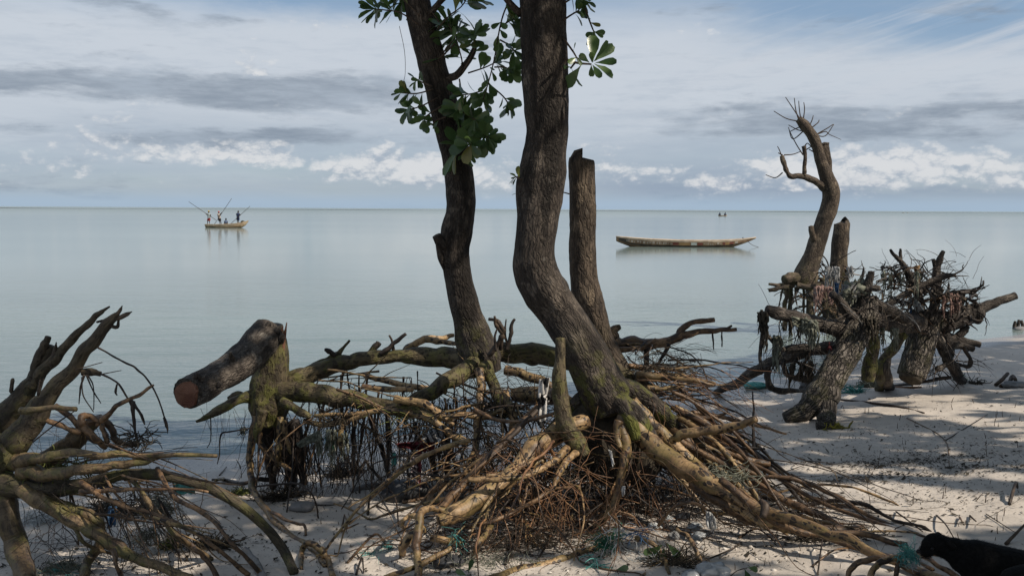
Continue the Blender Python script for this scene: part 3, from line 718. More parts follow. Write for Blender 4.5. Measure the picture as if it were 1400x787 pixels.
hairs(hb, 300, (640, 900), (600, 745), (5.7, 6.9), (0, -.3, -.3), (.9, .6, .5), (.25, .7), (.0015, .0035))
hairs(hb, 160, (870, 1010), (500, 620), (6.6, 7.4), (.9, 0, -.4), (.4, .5, .4), (.2, .55), (.0012, .003))
tag(hb.build('fine_roots', 'root_red', tB), kind='stuff')
hb = MB()
hairs(hb, 620, (660, 960), (590, 720), (6.2, 7.2), (0, -.1, -.7), (.8, .5, .5), (.25, .7), (.002, .005))
hairs(hb, 130, (940, 1150), (650, 735), (5.6, 6.4), (.6, -.3, -.4), (.6, .5, .4), (.2, .6), (.0015, .003))
hairs(hb, 200, (560, 720), (700, 745), (5.5, 6.2), (0, -.3, -.1), (.9, .6, .3), (.2, .5), (.0012, .003))
tag(hb.build('fine_roots', 'root_dark', tB), kind='stuff')
# dark body added to stand for the shade in the hollow under the trunk
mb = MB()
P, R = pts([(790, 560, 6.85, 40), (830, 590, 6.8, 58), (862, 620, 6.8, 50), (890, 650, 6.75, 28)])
mb.tube(P, R, 26, .22, freq=2.2, ns=7, lumpy=.25, seed=4).build('hollow_shade', 'weed_dark', tB)

RS[:] = [1, 1]
# ================================================== TREE A: slimmer trunk with leaves
YA = 7.6
tA = thing('mangrove_tree', 'slim dark mangrove trunk bearing glossy green leaves, left of the thickest trunk', 'tree', U(655, 480, YA) * np.array([1, 1, 0]) + np.array([0, 0, .15]))
trunkA = [(520, -330, YA - .3, 12), (548, -120, YA - .3, 16), (566, -20, YA - .3, 17), (578, 40, YA - .28, 18), (592, 90, YA - .25, 18.5), (606, 140, YA - .2, 19), (618, 190, YA - .15, 19), (627, 235, YA - .1, 19), (630, 280, YA - .1, 19.5), (625, 315, YA - .08, 21.5), (622, 345, YA - .06, 19.5), (628, 385, YA - .04, 18.5), (637, 425, YA - .02, 20), (647, 460, YA, 25), (656, 488, YA, 29), (662, 510, YA, 24)]
P, R = pts(trunkA)
MB().tube(P, R, 52, .05, ns=12, furrow=.042, fk=13, lumpy=.06, seed=8.1).build('trunk', 'trunk_bark', tA)
limb('branch_stub', [(614, 345, YA - .1, 7), (604, 335, YA - .15, 7), (597, 322, YA - .18, 6.5)], 'trunk_bark', tA, 10)
limb('branch_stub', [(600, 335, YA - .15, 4), (603, 352, YA - .12, 5), (610, 372, YA - .08, 3)], 'trunk_bark', tA, 8)
limb('branch', [(600, 110, YA - .25, 6), (622, 104, YA - .3, 5.5), (634, 92, YA - .35, 5), (645, 75, YA - .4, 4), (651, 60, YA - .42, 3)], 'trunk_bark', tA, 8)
limb('branch', [(560, -40, YA - .3, 9), (600, -120, YA - .5, 6), (650, -200, YA - .7, 4)], 'trunk_bark', tA, 8)
limb('branch', [(578, 30, YA - .28, 5), (600, 5, YA - .4, 4), (625, -20, YA - .5, 3)], 'trunk_bark', tA, 8)
crown_mesh(tA, [(U(560, -330, 7.2), 1.2, .6), (U(650, -290, 6.8), .8, .4)], 1300, .11, seed=6)
for pth, n_, L in [
    ([(572, 34), (548, 18), (526, 14), (510, 12)], 14, 23), ([(574, 22), (560, 8), (546, -4)], 7, 24), ([(600, 30), (590, 16), (580, 8)], 8, 30),
    ([(598, 40), (614, 22), (630, 10), (640, -4)], 9, 32), ([(606, 72), (620, 52), (612, 30)], 8, 27), ([(625, 108), (632, 88), (626, 62), (622, 46)], 13, 25),
    ([(632, 100), (645, 76), (650, 62), (648, 48)], 11, 22), ([(700, -4), (690, 15), (683, 40), (676, 80), (668, 112), (660, 138)], 15, 19), ([(683, 38), (695, 30), (704, 26)], 9, 25),
    ([(684, 55), (696, 62), (703, 70)], 7, 20), ([(676, 92), (690, 92), (696, 96)], 7, 22), ([(668, 115), (688, 132), (697, 146)], 9, 18), ([(660, 124), (646, 128), (632, 130)], 8, 24),
    ([(628, 108), (632, 138), (628, 150)], 9, 28), ([(628, 148), (640, 158), (650, 164)], 10, 25), ([(645, 164), (656, 182), (668, 188)], 9, 24), ([(645, 168), (649, 188), (642, 198)], 6, 26),
    ([(648, 194), (636, 200), (626, 200)], 3, 40), ([(641, 203), (637, 212)], 3, 17), ([(592, 122), (570, 128), (548, 127)], 9, 16), ([(598, 134), (574, 146), (556, 150)], 8, 17),
    ([(603, 146), (584, 158), (578, 164)], 5, 19), ([(590, 118), (576, 112), (569, 108)], 5, 15), ([(610, 160), (596, 165), (592, 170)], 2, 16), ([(640, 100), (664, 92), (680, 84)], 7, 22), ([(622, 60), (600, 80), (596, 70)], 4, 24)]:
    twig(tA, pth, n_, L, YA - .45, 1.2)
P, R = pts([(546, 36, YA - .5, .35), (553, 70, YA - .5, .35), (554, 100, YA - .5, .3), (551, 114, YA - .5, .3)])
MB().tube(P, R, 4, 0, ns=4).build('hanging_thread', 'twig_dark', tA)
YL = YA + .1
RS[:] = [.70, .8]
bigA = [
 ('mossy_bark', [(640, 495, YA, 22), (608, 488, YL, 21), (575, 487, YL, 18), (548, 487, YL, 14), (520, 488, YL, 15), (490, 492, YL - .05, 15), (455, 500, YL - .1, 17), (420, 512, YL - .15, 19), (385, 528, YL - .2, 20)]),
 ('mossy_bark', [(660, 482, YA + .1, 22), (700, 483, YA + .15, 21), (740, 484, YA + .2, 22), (775, 492, YA + .2, 21), (812, 505, YA + .1, 17)]),
 ('mossy_bark', [(655, 492, YA - .1, 20), (630, 510, YA - .25, 17), (600, 530, YA - .4, 15), (572, 545, YA - .5, 13), (545, 556, YA - .55, 9)]),
 ('mossy_bark', [(662, 500, YA - .15, 16), (672, 520, YA - .25, 12), (682, 545, YA - .35, 12), (690, 570, YA - .45, 10)]),
 ('root_bark', [(690, 505, YA - .1, 9), (720, 513, YA - .15, 10), (748, 525, YA - .2, 9), (770, 540, YA - .2, 6)]),
 ('root_bark', [(655, 505, YA - .25, 10), (658, 530, YA - .35, 9), (655, 560, YA - .45, 8), (652, 590, YA - .55, 8), (645, 625, YA - .8, 7), (630, 660, YA - 1.1, 6), (618, 690, 0, 5)]),
 ('root_bark', [(690, 535, YA - .5, 7), (697, 555, YA - .6, 9), (703, 575, YA - .7, 9), (700, 590, YA - .7, 6)]),
 ('root_bark', [(700, 540, 7.3, 13), (730, 540, 7.25, 18), (755, 542, 7.2, 17), (780, 550, 7.1, 12)]),
 ('root_bark', [(545, 487, YL + .05, 7), (565, 472, YL + .1, 8), (582, 463, YL + .15, 7), (605, 462, YL + .2, 5.5), (620, 458, YL + .25, 4.5)]),
 ('root_bark', [(582, 464, YL + .1, 6), (605, 467, YL + .1, 5), (630, 470, YL + .05, 4)]),
 ('trunk_bark', [(506, 484, YL + .05, 7), (512, 475, YL + .05, 7), (518, 468, YL + .05, 6)]),
 ('root_dark', [(520, 484, YL - .05, 5), (538, 470, YL - .05, 4), (555, 456, YL - .05, 3.5)]),
 ('root_brown', [(538, 478, YL, 3), (536, 466, YL, 2), (532, 458, YL, 1.4)]),
 ('root_bark', [(690, 560, YA - .7, 5), (660, 570, YA - .75, 6), (630, 566, YA - .8, 6), (608, 572, YA - .8, 5), (592, 562, YA - .85, 4)]),
]
for mt_, sp_ in bigA:
    limb('root', sp_, mt_, tA, 22 if max(s[3] for s in sp_) > 11 else 10, .06, .10, 6)
for sp_ in [[(668, 486, YA - .3, 4), (680, 470, YA - .32, 4), (687, 455, YA - .34, 4.5), (682, 440, YA - .35, 4), (668, 436, YA - .33, 3)], [(687, 455, YA - .34, 4), (679, 445, YA - .36, 3), (676, 432, YA - .38, 2)],
            [(692, 478, YA - .3, 4), (698, 460, YA - .3, 3.5), (699, 445, YA - .3, 3.5), (704, 436, YA - .3, 2)], [(684, 478, YA - .3, 4), (686, 460, YA - .33, 4), (690, 450, YA - .34, 3)],
            [(678, 480, YA - .36, 2.5), (677, 460, YA - .36, 2), (680, 446, YA - .36, 1.2)], [(694, 472, YA - .3, 2.5), (690, 455, YA - .28, 2), (692, 436, YA - .28, 1)]]:
    limb('snag', sp_, 'root_dark', tA, 8, .12, .15)
grown(tA, 28, (425, 640), (505, 560), (7.2, 7.9), (0, -.05, -1), (.18, .2, .1), (.5, 1.0), (.005, .014), ['root_dark', 'root_dark', 'root_brown'], .1, .18, .8)
grown(tA, 18, (560, 660), (540, 600), (7.0, 7.5), (0, -.1, -1), (.35, .3, .2), (.4, .9), (.005, .012), ['root_dark', 'root_brown'], .1, .3, .8)
grown(tA, 24, (420, 640), (505, 575), (7.0, 7.9), (.6, -.15, -.12), (.9, .3, .3), (.4, 1.1), (.004, .012), ['root_bark', 'root_brown', 'root_bark'], .04, .35, .3)
grown(tA, 30, (600, 700), (530, 600), (6.9, 7.3), (.2, -.2, -.5), (.8, .4, .5), (.4, 1.0), (.005, .010), ['root_bark', 'root_brown'], .06, .4)
hb = MB()
hairs(hb, 260, (420, 680), (515, 610), (7.1, 7.9), (0, -.1, -.8), (.5, .4, .3), (.2, .7), (.0015, .004))
hairs(hb, 160, (640, 760), (500, 600), (6.9, 7.5), (.2, -.2, -.2), (.8, .5, .5), (.2, .5), (.0015, .0035))
tag(hb.build('fine_roots', 'root_dark', tA), kind='stuff')

RS[:] = [.8, 1]
# ================================================== TREE C: sawn-off trunk right behind B
YC = 7.45
tC = thing('tree_stub', 'straight sawn-off grey trunk standing just right of the thickest trunk', 'tree', U(825, 500, YC) * np.array([1, 1, 0]) + np.array([0, 0, .15]))
P, R = pts([(795, 219, YC, 16.5), (795, 224, YC, 17.5), (796, 260, YC, 17), (796, 300, YC, 17.5), (796, 340, YC, 18), (798, 375, YC, 18.5), (803, 405, YC, 20), (811, 432, YC, 19), (819, 460, YC, 18), (828, 485, YC, 20), (838, 510, YC, 24), (845, 530, YC, 20)])
MB().tube(P, R, 48, .05, ns=11, furrow=.06, fk=12, lumpy=.08, seed=15.2).build('trunk', 'dead_wood', tC)
limb('root', [(828, 485, YC - .05, 12), (845, 505, YC - .1, 11), (868, 520, YC - .1, 9), (900, 535, YC - .1, 7)], 'mossy_bark', tC, 14)
limb('root', [(830, 470, YC + .15, 14), (862, 470, YC + .2, 12), (895, 470, YC + .25, 9), (915, 466, YC + .3, 8), (935, 458, YC + .3, 7), (960, 452, YC + .3, 5), (985, 451, YC + .3, 4), (1007, 450, YC + .3, 3)], 'root_brown', tC, 14)
limb('root', [(925, 462, YC + .3, 6), (935, 448, YC + .32, 5.5), (950, 440, YC + .33, 5), (977, 437, YC + .33, 4)], 'root_brown', tC, 10)
limb('root', [(840, 462, YC + .1, 9), (838, 452, YC + .1, 8), (848, 446, YC + .1, 5)], 'dead_wood', tC, 10)
limb('root', [(845, 478, YC + .05, 5), (880, 474, YC + .05, 4), (897, 463, YC + .05, 3)], 'root_brown', tC, 8)
for sp_ in [[(973, 452, YC + .3, 1.4), (975, 465, YC + .3, 1.2), (976, 478, YC + .3, 1)], [(987, 452, YC + .3, 1.2), (987, 464, YC + .3, 1), (987, 474, YC + .3, .9)], [(915, 474, YC + .2, 1), (945, 485, YC + .1, 1), (960, 502, YC, 1), (967, 520, YC, .8)], [(992, 450, YC + .3, 2), (999, 446, YC + .3, 2), (1000, 444, YC + .3, 1)], [(915, 470, YC + .2, 3), (908, 485, YC + .2, 2.5), (897, 500, YC + .2, 2)], [(885, 470, YC + .2, 4), (884, 485, YC + .2, 4), (882, 510, YC + .2, 3)]]:
    limb('rootlet', sp_, 'root_dark', tC, 6)
twig(tC, [(778, 265), (770, 263), (764, 264)], 2, 8, YC - .2, 1.0)
grown(tC, 26, (845, 930), (468, 515), (7.3, 7.9), (.8, .1, -.12), (.5, .4, .2), (.3, .7), (.003, .008), ['root_brown', 'root_dark', 'root_bark'], .04, .35)
hb = MB(); hairs(hb, 130, (850, 960), (470, 520), (7.2, 7.8), (.6, 0, -.5), (.6, .5, .4), (.15, .4), (.001, .0025))
tag(hb.build('fine_roots', 'root_dark', tC), kind='stuff')

RS[:] = [.72, .9]
# ================================================== STUMP D with the sawn log
YD = 7.5
tD = thing('tree_stump', 'mossy uprooted stump bent over into a thick sawn log pointing left', 'tree', U(372, 600, YD) * np.array([1, 1, 0]) + np.array([0, 0, .1]))
P, R = pts([(256, 537, YD - 1.12, 21.5), (264, 533, YD - 1.05, 21.5), (290, 520, YD - .85, 21), (316, 504, YD - .62, 21.5), (336, 487, YD - .42, 22), (352, 470, YD - .28, 23), (368, 454, YD - .14, 21)])
MB().tube(P, R, 56, .07, capk=0.0, ns=12, furrow=.06, fk=11, lumpy=.07, seed=22.5).build('log', 'log_bark', tD)
a = U(256, 537, YD - 1.12); ax = a - U(275, 528, YD - .97); ax /= np.linalg.norm(ax)
# sawn face: two facets meeting at a ridge, a little inside the bark rim
rf = 19.2 * (YD - 1.1) / FPX; e1 = np.cross(ax, [0, 0, 1.0]); e1 /= np.linalg.norm(e1); e2 = np.cross(e1, ax); fm = MB(); FV = []; FA = []
rr_ = random.Random(9); no = 30
for q in range(no):
    an_ = 2 * math.pi * q / no; r_ = rf * (1 + rr_.uniform(-.10, .07)); x_, y_ = math.cos(an_) * r_, math.sin(an_) * r_
    for (k_, dz_) in ((1.0, -.012), (1.0, 0), (.5, 0)):
        tilt = max(0.0, y_ * k_ - .15 * rf) * -.55 + max(0.0, x_ * k_ - .35 * rf) * -.3
        FV.append(a + e1 * x_ * k_ + e2 * y_ * k_ + ax * (.034 + dz_ * 2.4 + tilt)); FA.append((x_ * k_, y_ * k_, 0))
FV.append(a + ax * .034); FA.append((0, 0, 0)); fm.addv(FV, FA)
for q in range(no):
    b_, c_ = q * 3, ((q + 1) % no) * 3
    fm.f += [(b_, c_, c_ + 1, b_ + 1), (b_ + 1, c_ + 1, c_ + 2, b_ + 2), (b_ + 2, c_ + 2, no * 3)]
fm.build('cut_face', 'cut_wood', tD, smooth=False)
for (dx_, dy_, r_) in [(10, -20, 4), (14, -22, 3.4), (18, -20, 4), (22, -18, 3)]:
    limb('bark_flap', [(256 + dx_ - 2, 537 + dy_ + 2, YD - 1.08, r_), (256 + dx_, 537 + dy_ - 2, YD - 1.1, r_ * .8), (256 + dx_ + rr_.uniform(-3, 3), 537 + dy_ - 6, YD - 1.1, r_ * .3)], 'log_bark', tD, 7, .3, .3)
limb('knot', [(318, 492, YD - .72, 6), (316, 486, YD - .76, 5), (315, 482, YD - .78, 3)], 'log_bark', tD, 10, .2, .2)
for (x_, y_, r_) in [(352, 446, 9), (366, 442, 7), (378, 448, 7), (344, 456, 8), (384, 458, 6)]:
    limb('burl', [(x_, y_ + 10, YD - .2, r_), (x_ + 1, y_ + 3, YD - .24, r_ * .95), (x_ + 2, y_ - 1, YD - .25, r_ * .6)], 'log_bark', tD, 12, .2, .25)
limb('knot', [(300, 524, YD - .95, 5), (299, 527, YD - 1.0, 3.5)], 'log_bark', tD, 10, .2, .2)
P, R = pts([(368, 446, YD - .02, 17), (371, 470, YD, 20), (372, 500, YD, 22), (370, 530, YD, 26), (368, 556, YD, 27), (366, 580, YD, 20)])
MB().tube(P, R, 30, .08, ns=7, furrow=.12, fk=10, lumpy=.10, seed=31.5).build('stump', 'mossy_bark', tD)
for (x0, y0, x1, y1) in [(380, 462, 387, 446), (384, 470, 389, 452), (378, 458, 381, 449), (386, 478, 392, 441)]:
    limb('splinter', [(x0, y0, YD - .05, 4), ((x0 + x1) / 2, (y0 + y1) / 2, YD - .06, 2.6), (x1, y1, YD - .06, .9)], 'cut_wood', tD, 6, taper_tip=True)
bigD = [
 ('mossy_bark', [(375, 535, YD - .05, 22), (410, 535, YD - .12, 20), (450, 541, YD - .22, 19), (490, 548, YD - .3, 17), (530, 556, YD - .4, 14), (570, 564, YD - .5, 11), (605, 570, YD - .55, 8)]),
 ('mossy_bark', [(362, 540, YD, 16), (330, 545, YD - .1, 10), (300, 560, YD - .2, 9), (285, 568, YD - .25, 6), (268, 576, YD - .3, 3)]),
 ('mossy_bark', [(345, 545, YD, 8), (325, 540, YD, 7), (312, 545, YD, 4)]),
 ('root_bark', [(352, 570, YD - .1, 11), (346, 595, YD - .15, 9), (342, 620, YD - .2, 7), (342, 645, YD - .3, 6.5), (350, 675, YD - .6, 6), (372, 708, YD - 1.0, 6.5), (405, 735, YD - 1.4, 6), (430, 752, YD - 1.7, 5), (445, 775, 0, 5)]),
 ('root_bark', [(352, 590, YD - .1, 8), (358, 610, YD - .15, 6), (378, 630, YD - .2, 5), (400, 643, YD - .3, 3)]),
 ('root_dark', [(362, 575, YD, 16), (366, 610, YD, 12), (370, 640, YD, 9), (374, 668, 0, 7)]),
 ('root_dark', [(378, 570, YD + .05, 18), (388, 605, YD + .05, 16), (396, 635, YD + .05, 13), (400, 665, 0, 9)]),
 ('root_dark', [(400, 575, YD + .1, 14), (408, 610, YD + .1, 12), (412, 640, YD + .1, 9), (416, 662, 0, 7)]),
 ('root_bark', [(383, 570, YD - .15, 7), (382, 600, YD - .2, 6), (380, 630, YD - .2, 6), (372, 660, 0, 6)]),
 ('root_bark', [(388, 575, YD - .2, 5), (392, 600, YD - .2, 5), (398, 620, YD - .2, 3)]),
 ('mossy_bark', [(385, 548, YD - .25, 10), (410, 562, YD - .3, 8), (424, 570, YD - .32, 6)]),
 ('mossy_bark', [(360, 560, YD - .2, 12), (352, 585, YD - .22, 8), (350, 605, YD - .25, 4)]),
 ('root_bark', [(415, 575, YD - .3, 5), (450, 579, YD - .35, 6), (480, 572, YD - .4, 6), (510, 562, YD - .45, 6), (545, 562, YD - .5, 5.5), (580, 570, YD - .55, 7), (610, 588, YD - .6, 8), (640, 605, YD - .65, 7)]),
 ('root_bark', [(478, 572, YD - .4, 5), (466, 588, YD - .45, 5), (466, 610, YD - .5, 4.5), (475, 632, 0, 3.5)]),
 ('root_bark', [(430, 568, YD - .4, 3), (475, 566, YD - .42, 3), (520, 560, YD - .45, 3.5), (560, 548, YD - .5, 3)]),
 ('root_bark', [(495, 528, YD - .3, 4), (530, 532, YD - .35, 4.5), (565, 532, YD - .4, 4)]),
 ('root_bark', [(540, 545, YD - .5, 8), (580, 552, YD - .6, 8), (600, 565, YD - .65, 7), (620, 580, YD - .7, 5)]),
 ('root_bark', [(498, 512, YD, 5), (540, 524, YD - .1, 6), (580, 530, YD - .2, 6), (610, 535, YD - .3, 4)]),
 ('mossy_bark', [(415, 512, YD + .1, 9), (440, 496, YD + .12, 8), (462, 483, YD + .14, 6), (470, 474, YD + .14, 3), (478, 465, YD + .14, 2.4)]),
 ('root_dark', [(458, 486, YD + .1, 4), (450, 480, YD + .08, 4), (444, 478, YD + .06, 2.5)]),
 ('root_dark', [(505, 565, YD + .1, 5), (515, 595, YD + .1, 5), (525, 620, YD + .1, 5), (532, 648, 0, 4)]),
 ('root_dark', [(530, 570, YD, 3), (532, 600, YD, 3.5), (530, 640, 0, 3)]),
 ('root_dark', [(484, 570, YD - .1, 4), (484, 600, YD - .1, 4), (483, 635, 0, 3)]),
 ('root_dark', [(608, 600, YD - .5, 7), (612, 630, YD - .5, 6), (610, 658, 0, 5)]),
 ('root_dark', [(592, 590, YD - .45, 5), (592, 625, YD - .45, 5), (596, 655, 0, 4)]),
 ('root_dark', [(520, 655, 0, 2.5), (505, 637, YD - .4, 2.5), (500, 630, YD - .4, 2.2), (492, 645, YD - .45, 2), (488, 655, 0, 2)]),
 ('root_dark', [(368, 655, YD - .1, 4), (350, 655, YD - .15, 4), (332, 660, YD - .2, 3), (310, 658, 0, 3), (290, 656, 0, 2)]),
 ('root_bark', [(305, 655, 0, 3), (296, 656, YD - .7, 2.5), (292, 664, 0, 2)]),
 ('root_brown', [(372, 700, 6.5, 2.5), (395, 712, 6.3, 2.5), (415, 718, 6.2, 2.2), (418, 732, 0, 2)]),
 ('root_bark', [(412, 778, 0, 4), (412, 755, 5.75, 6), (420, 742, 5.75, 6), (436, 748, 5.7, 6), (448, 765, 5.65, 6), (455, 790, 0, 6)]),
]
for mt_, sp_ in bigD:
    limb('root', sp_, mt_, tD, 22 if max(s[3] for s in sp_) > 11 else 9, .07, .11, 6)
grown(tD, 24, (350, 430), (570, 620), (7.25, 7.8), (0, -.1, -1), (.35, .35, .2), (.35, .7), (.004, .012), ['root_dark', 'root_dark', 'root_brown'], .1, .25, .7)
grown(tD, 20, (420, 600), (560, 585), (6.9, 7.4), (0, 0, -1), (.25, .2, .2), (.3, .8), (.003, .008), ['root_dark', 'root_brown'], .12, .25, .8)
hb = MB(); hairs(hb, 320, (340, 620), (560, 650), (6.9, 7.8), (0, -.1, -.8), (.5, .4, .4), (.15, .55), (.0012, .0035))
hairs(hb, 24, (270, 350), (545, 575), (7.1, 7.4), (0, 0, -1), (.25, .2, .1), (.1, .35), (.0012, .002), wig=.3)
tag(hb.build('fine_roots', 'root_dark', tD), kind='stuff')
for sp_ in [[(340, 585, YD - .2, 1.2), (315, 590, YD - .25, 1.2), (302, 594, YD - .3, 1.2), (300, 620, YD - .32, 1), (297, 634, YD - .3, .8)], [(288, 570, YD - .2, 1), (288, 600, YD - .2, .8), (283, 612, YD - .2, .6)], [(345, 665, YD - .5, 1.4), (400, 660, YD - .6, 1.6), (425, 673, YD - .8, 1.4), (435, 700, 0, 1.2)], [(402, 580, YD - .3, 1.6), (400, 640, YD - .4, 1.6), (392, 700, 0, 1.4)]]:
    limb('rootlet', sp_, 'root_dark', tD, 6)

RS[:] = [.84, .9]
# ================================================== TREE E: fallen tree at the left edge
YE = 5.7
tE = thing('fallen_tree', 'uprooted grey tree at the left edge with two broken spikes and an arching root', 'tree', U(20, 690, YE) * np.array([1, 1, 0]) + np.array([0, 0, .2]))
bigE = [
 ('trunk', 'old_limb', [(-90, 690, YE + .2, 34), (-40, 670, YE + .1, 28), (0, 662, YE, 20), (40, 668, YE, 18), (80, 667, YE - .02, 15), (120, 661, YE - .05, 11), (165, 649, YE - .1, 9.5), (205, 648, YE - .15, 9), (245, 654, YE - .2, 8.5), (290, 668, YE - .2, 8.5), (330, 692, YE - .2, 8.5), (365, 722, YE - .2, 8), (388, 752, YE - .2, 8), (402, 785, 0, 8)]),
 ('limb', 'old_limb', [(-40, 665, YE + .1, 30), (0, 625, YE + .1, 32), (25, 600, YE + .1, 24), (48, 568, YE + .1, 19), (72, 535, YE + .1, 15), (100, 503, YE + .1, 12.5), (125, 470, YE + .1, 11), (146, 443, YE + .1, 8.5), (160, 431, YE + .1, 6)]),
 ('limb', 'old_limb', [(-50, 615, YE + .25, 30), (-10, 580, YE + .25, 26), (25, 548, YE + .25, 17), (45, 520, YE + .25, 14), (58, 496, YE + .25, 12), (72, 474, YE + .25, 8)]),
 ('limb', 'old_limb', [(40, 530, YE + .2, 9), (65, 500, YE + .2, 9.5), (90, 473, YE + .2, 8), (112, 450, YE + .2, 7), (132, 432, YE + .2, 5), (150, 419, YE + .2, 1.5)]),
 ('limb', 'old_limb', [(45, 520, YE + .22, 9), (53, 490, YE + .22, 8), (62, 470, YE + .22, 6.5), (66, 460, YE + .22, 5)]),
 ('root', 'limb_tan', [(30, 668, YE - .05, 13), (62, 688, YE - .1, 14), (90, 704, YE - .15, 12), (125, 725, YE - .2, 11), (160, 747, YE - .25, 10), (200, 768, YE - .3, 8), (262, 792, 0, 6)]),
 ('root', 'limb_tan', [(0, 680, YE, 21), (14, 715, YE - .05, 19), (25, 750, YE - .1, 18), (38, 805, 0, 17)]),
 ('root', 'limb_tan', [(66, 678, YE - .05, 7), (95, 692, YE - .1, 8), (122, 704, YE - .12, 10), (137, 722, YE - .12, 9.5), (136, 745, YE - .1, 8.5), (122, 765, YE - .1, 8), (112, 795, 0, 8)]),
 ('root', 'limb_tan', [(20, 632, YE + .05, 14), (55, 626, YE - .1, 9), (95, 619, YE - .15, 7), (140, 620, YE - .2, 5.5), (190, 622, YE - .2, 5), (240, 621, YE - .25, 4), (297, 623, YE - .25, 3)]),
 ('root', 'limb_tan', [(30, 645, YE, 14), (75, 648, YE - .15, 10), (115, 640, YE - .2, 8.5), (155, 636, YE - .2, 7), (190, 632, YE - .2, 5.5), (218, 624, YE - .2, 4)]),
 ('root', 'limb_tan', [(50, 635, YE + .2, 14), (80, 620, YE + .2, 17), (105, 600, YE + .2, 15), (125, 580, YE + .2, 11), (140, 570, YE + .2, 7)]),
 ('root', 'limb_tan', [(28, 561, YE - .15, 6), (60, 558, YE - .2, 5), (104, 559, YE - .25, 4.5)]),
 ('root', 'root_brown', [(145, 612, YE, 5), (130, 598, YE - .05, 5.5), (115, 582, YE - .05, 6), (110, 572, YE - .05, 6), (118, 568, YE, 5.5), (135, 575, YE, 5), (142, 590, YE, 4.5), (148, 605, YE, 4)]),
 ('root', 'root_brown', [(120, 578, YE + .1, 6), (140, 574, YE + .1, 7), (152, 585, YE + .1, 6), (158, 600, YE + .1, 5.5), (170, 606, YE + .1, 5), (188, 607, YE + .1, 4)]),
 ('root', 'root_brown', [(75, 555, YE + .15, 5), (95, 568, YE + .15, 5), (110, 585, YE + .15, 5), (130, 602, YE + .15, 5), (165, 613, YE + .15, 4)]),
 ('root', 'root_brown', [(60, 572, YE + .1, 5), (85, 582, YE + .1, 4.5), (110, 592, YE + .1, 4)]),
 ('root', 'root_brown', [(132, 582, YE, 4), (148, 566, YE, 4), (165, 552, YE, 3.5), (190, 540, YE, 3), (210, 526, YE, 2)]),
 ('root', 'root_brown', [(110, 658, YE - .3, 5), (160, 688, YE - .4, 4), (210, 702, YE - .45, 3.5), (255, 722, YE - .5, 3), (300, 752, YE - .5, 3.5), (340, 787, 0, 4)]),
 ('root', 'limb_tan', [(180, 655, YE - .2, 4), (215, 700, YE - .3, 4), (245, 735, YE - .35, 4), (290, 765, 0, 4)]),
 ('root', 'root_brown', [(110, 672, YE - .3, 4), (150, 670, YE - .35, 4), (200, 668, YE - .4, 3), (250, 668, YE - .4, 2), (285, 672, YE - .4, 2)]),
 ('root', 'root_brown', [(215, 640, YE - .2, 5), (240, 680, YE - .4, 4), (285, 705, YE - .5, 3.5), (320, 745, YE - .6, 3.5), (355, 785, 0, 4)]),
 ('root', 'root_brown', [(240, 727, 0, 3), (262, 748, 5.4, 4), (280, 760, 5.35, 4), (296, 790, 0, 4)]),
 ('root', 'grey_wood', [(332, 750, 5.55, 7), (345, 765, 5.5, 8), (360, 790, 0, 8)]),
 ('root', 'root_brown', [(155, 752, YE - .4, 5), (160, 775, YE - .5, 4), (170, 795, 0, 4)]),
 ('root', 'limb_tan', [(60, 680, YE - .15, 4), (100, 720, YE - .2, 3), (120, 745, YE - .2, 3), (180, 765, 0, 2)]),
 ('limb', 'old_limb', [(112, 508, YE + .12, 6), (124, 508, YE + .12, 6), (138, 511, YE + .12, 4)]),
]
for nm_, mt_, sp_ in bigE:
    limb(nm_, sp_, mt_, tE, 24 if max(s[3] for s in sp_) > 11 else 10, .07, .11, 6)
for sp_ in [[(158, 432, YE + .1, 4), (164, 424, YE + .1, 3), (167, 418, YE + .1, .8)], [(160, 436, YE + .1, 4), (172, 430, YE + .1, 4), (180, 426, YE + .1, 1)], [(150, 445, YE + .1, 3), (160, 447, YE + .1, 3), (162, 438, YE + .1, 2)], [(135, 460, YE + .1, 3), (139, 450, YE + .1, 2), (138, 442, YE + .1, 1)], [(133, 440, YE + .2, 2), (140, 438, YE + .2, 2), (143, 436, YE + .2, .8)], [(70, 500, YE + .18, 5), (75, 480, YE + .18, 4), (77, 468, YE + .18, 1)], [(15, 535, YE + .2, 3), (17, 520, YE + .2, 3), (18, 518, YE + .2, 2)], [(55, 520, YE, 2), (52, 540, YE, 2), (60, 518, YE, 1)]]:
    limb('splinter', sp_, 'dead_wood', tE, 6, taper_tip=True)
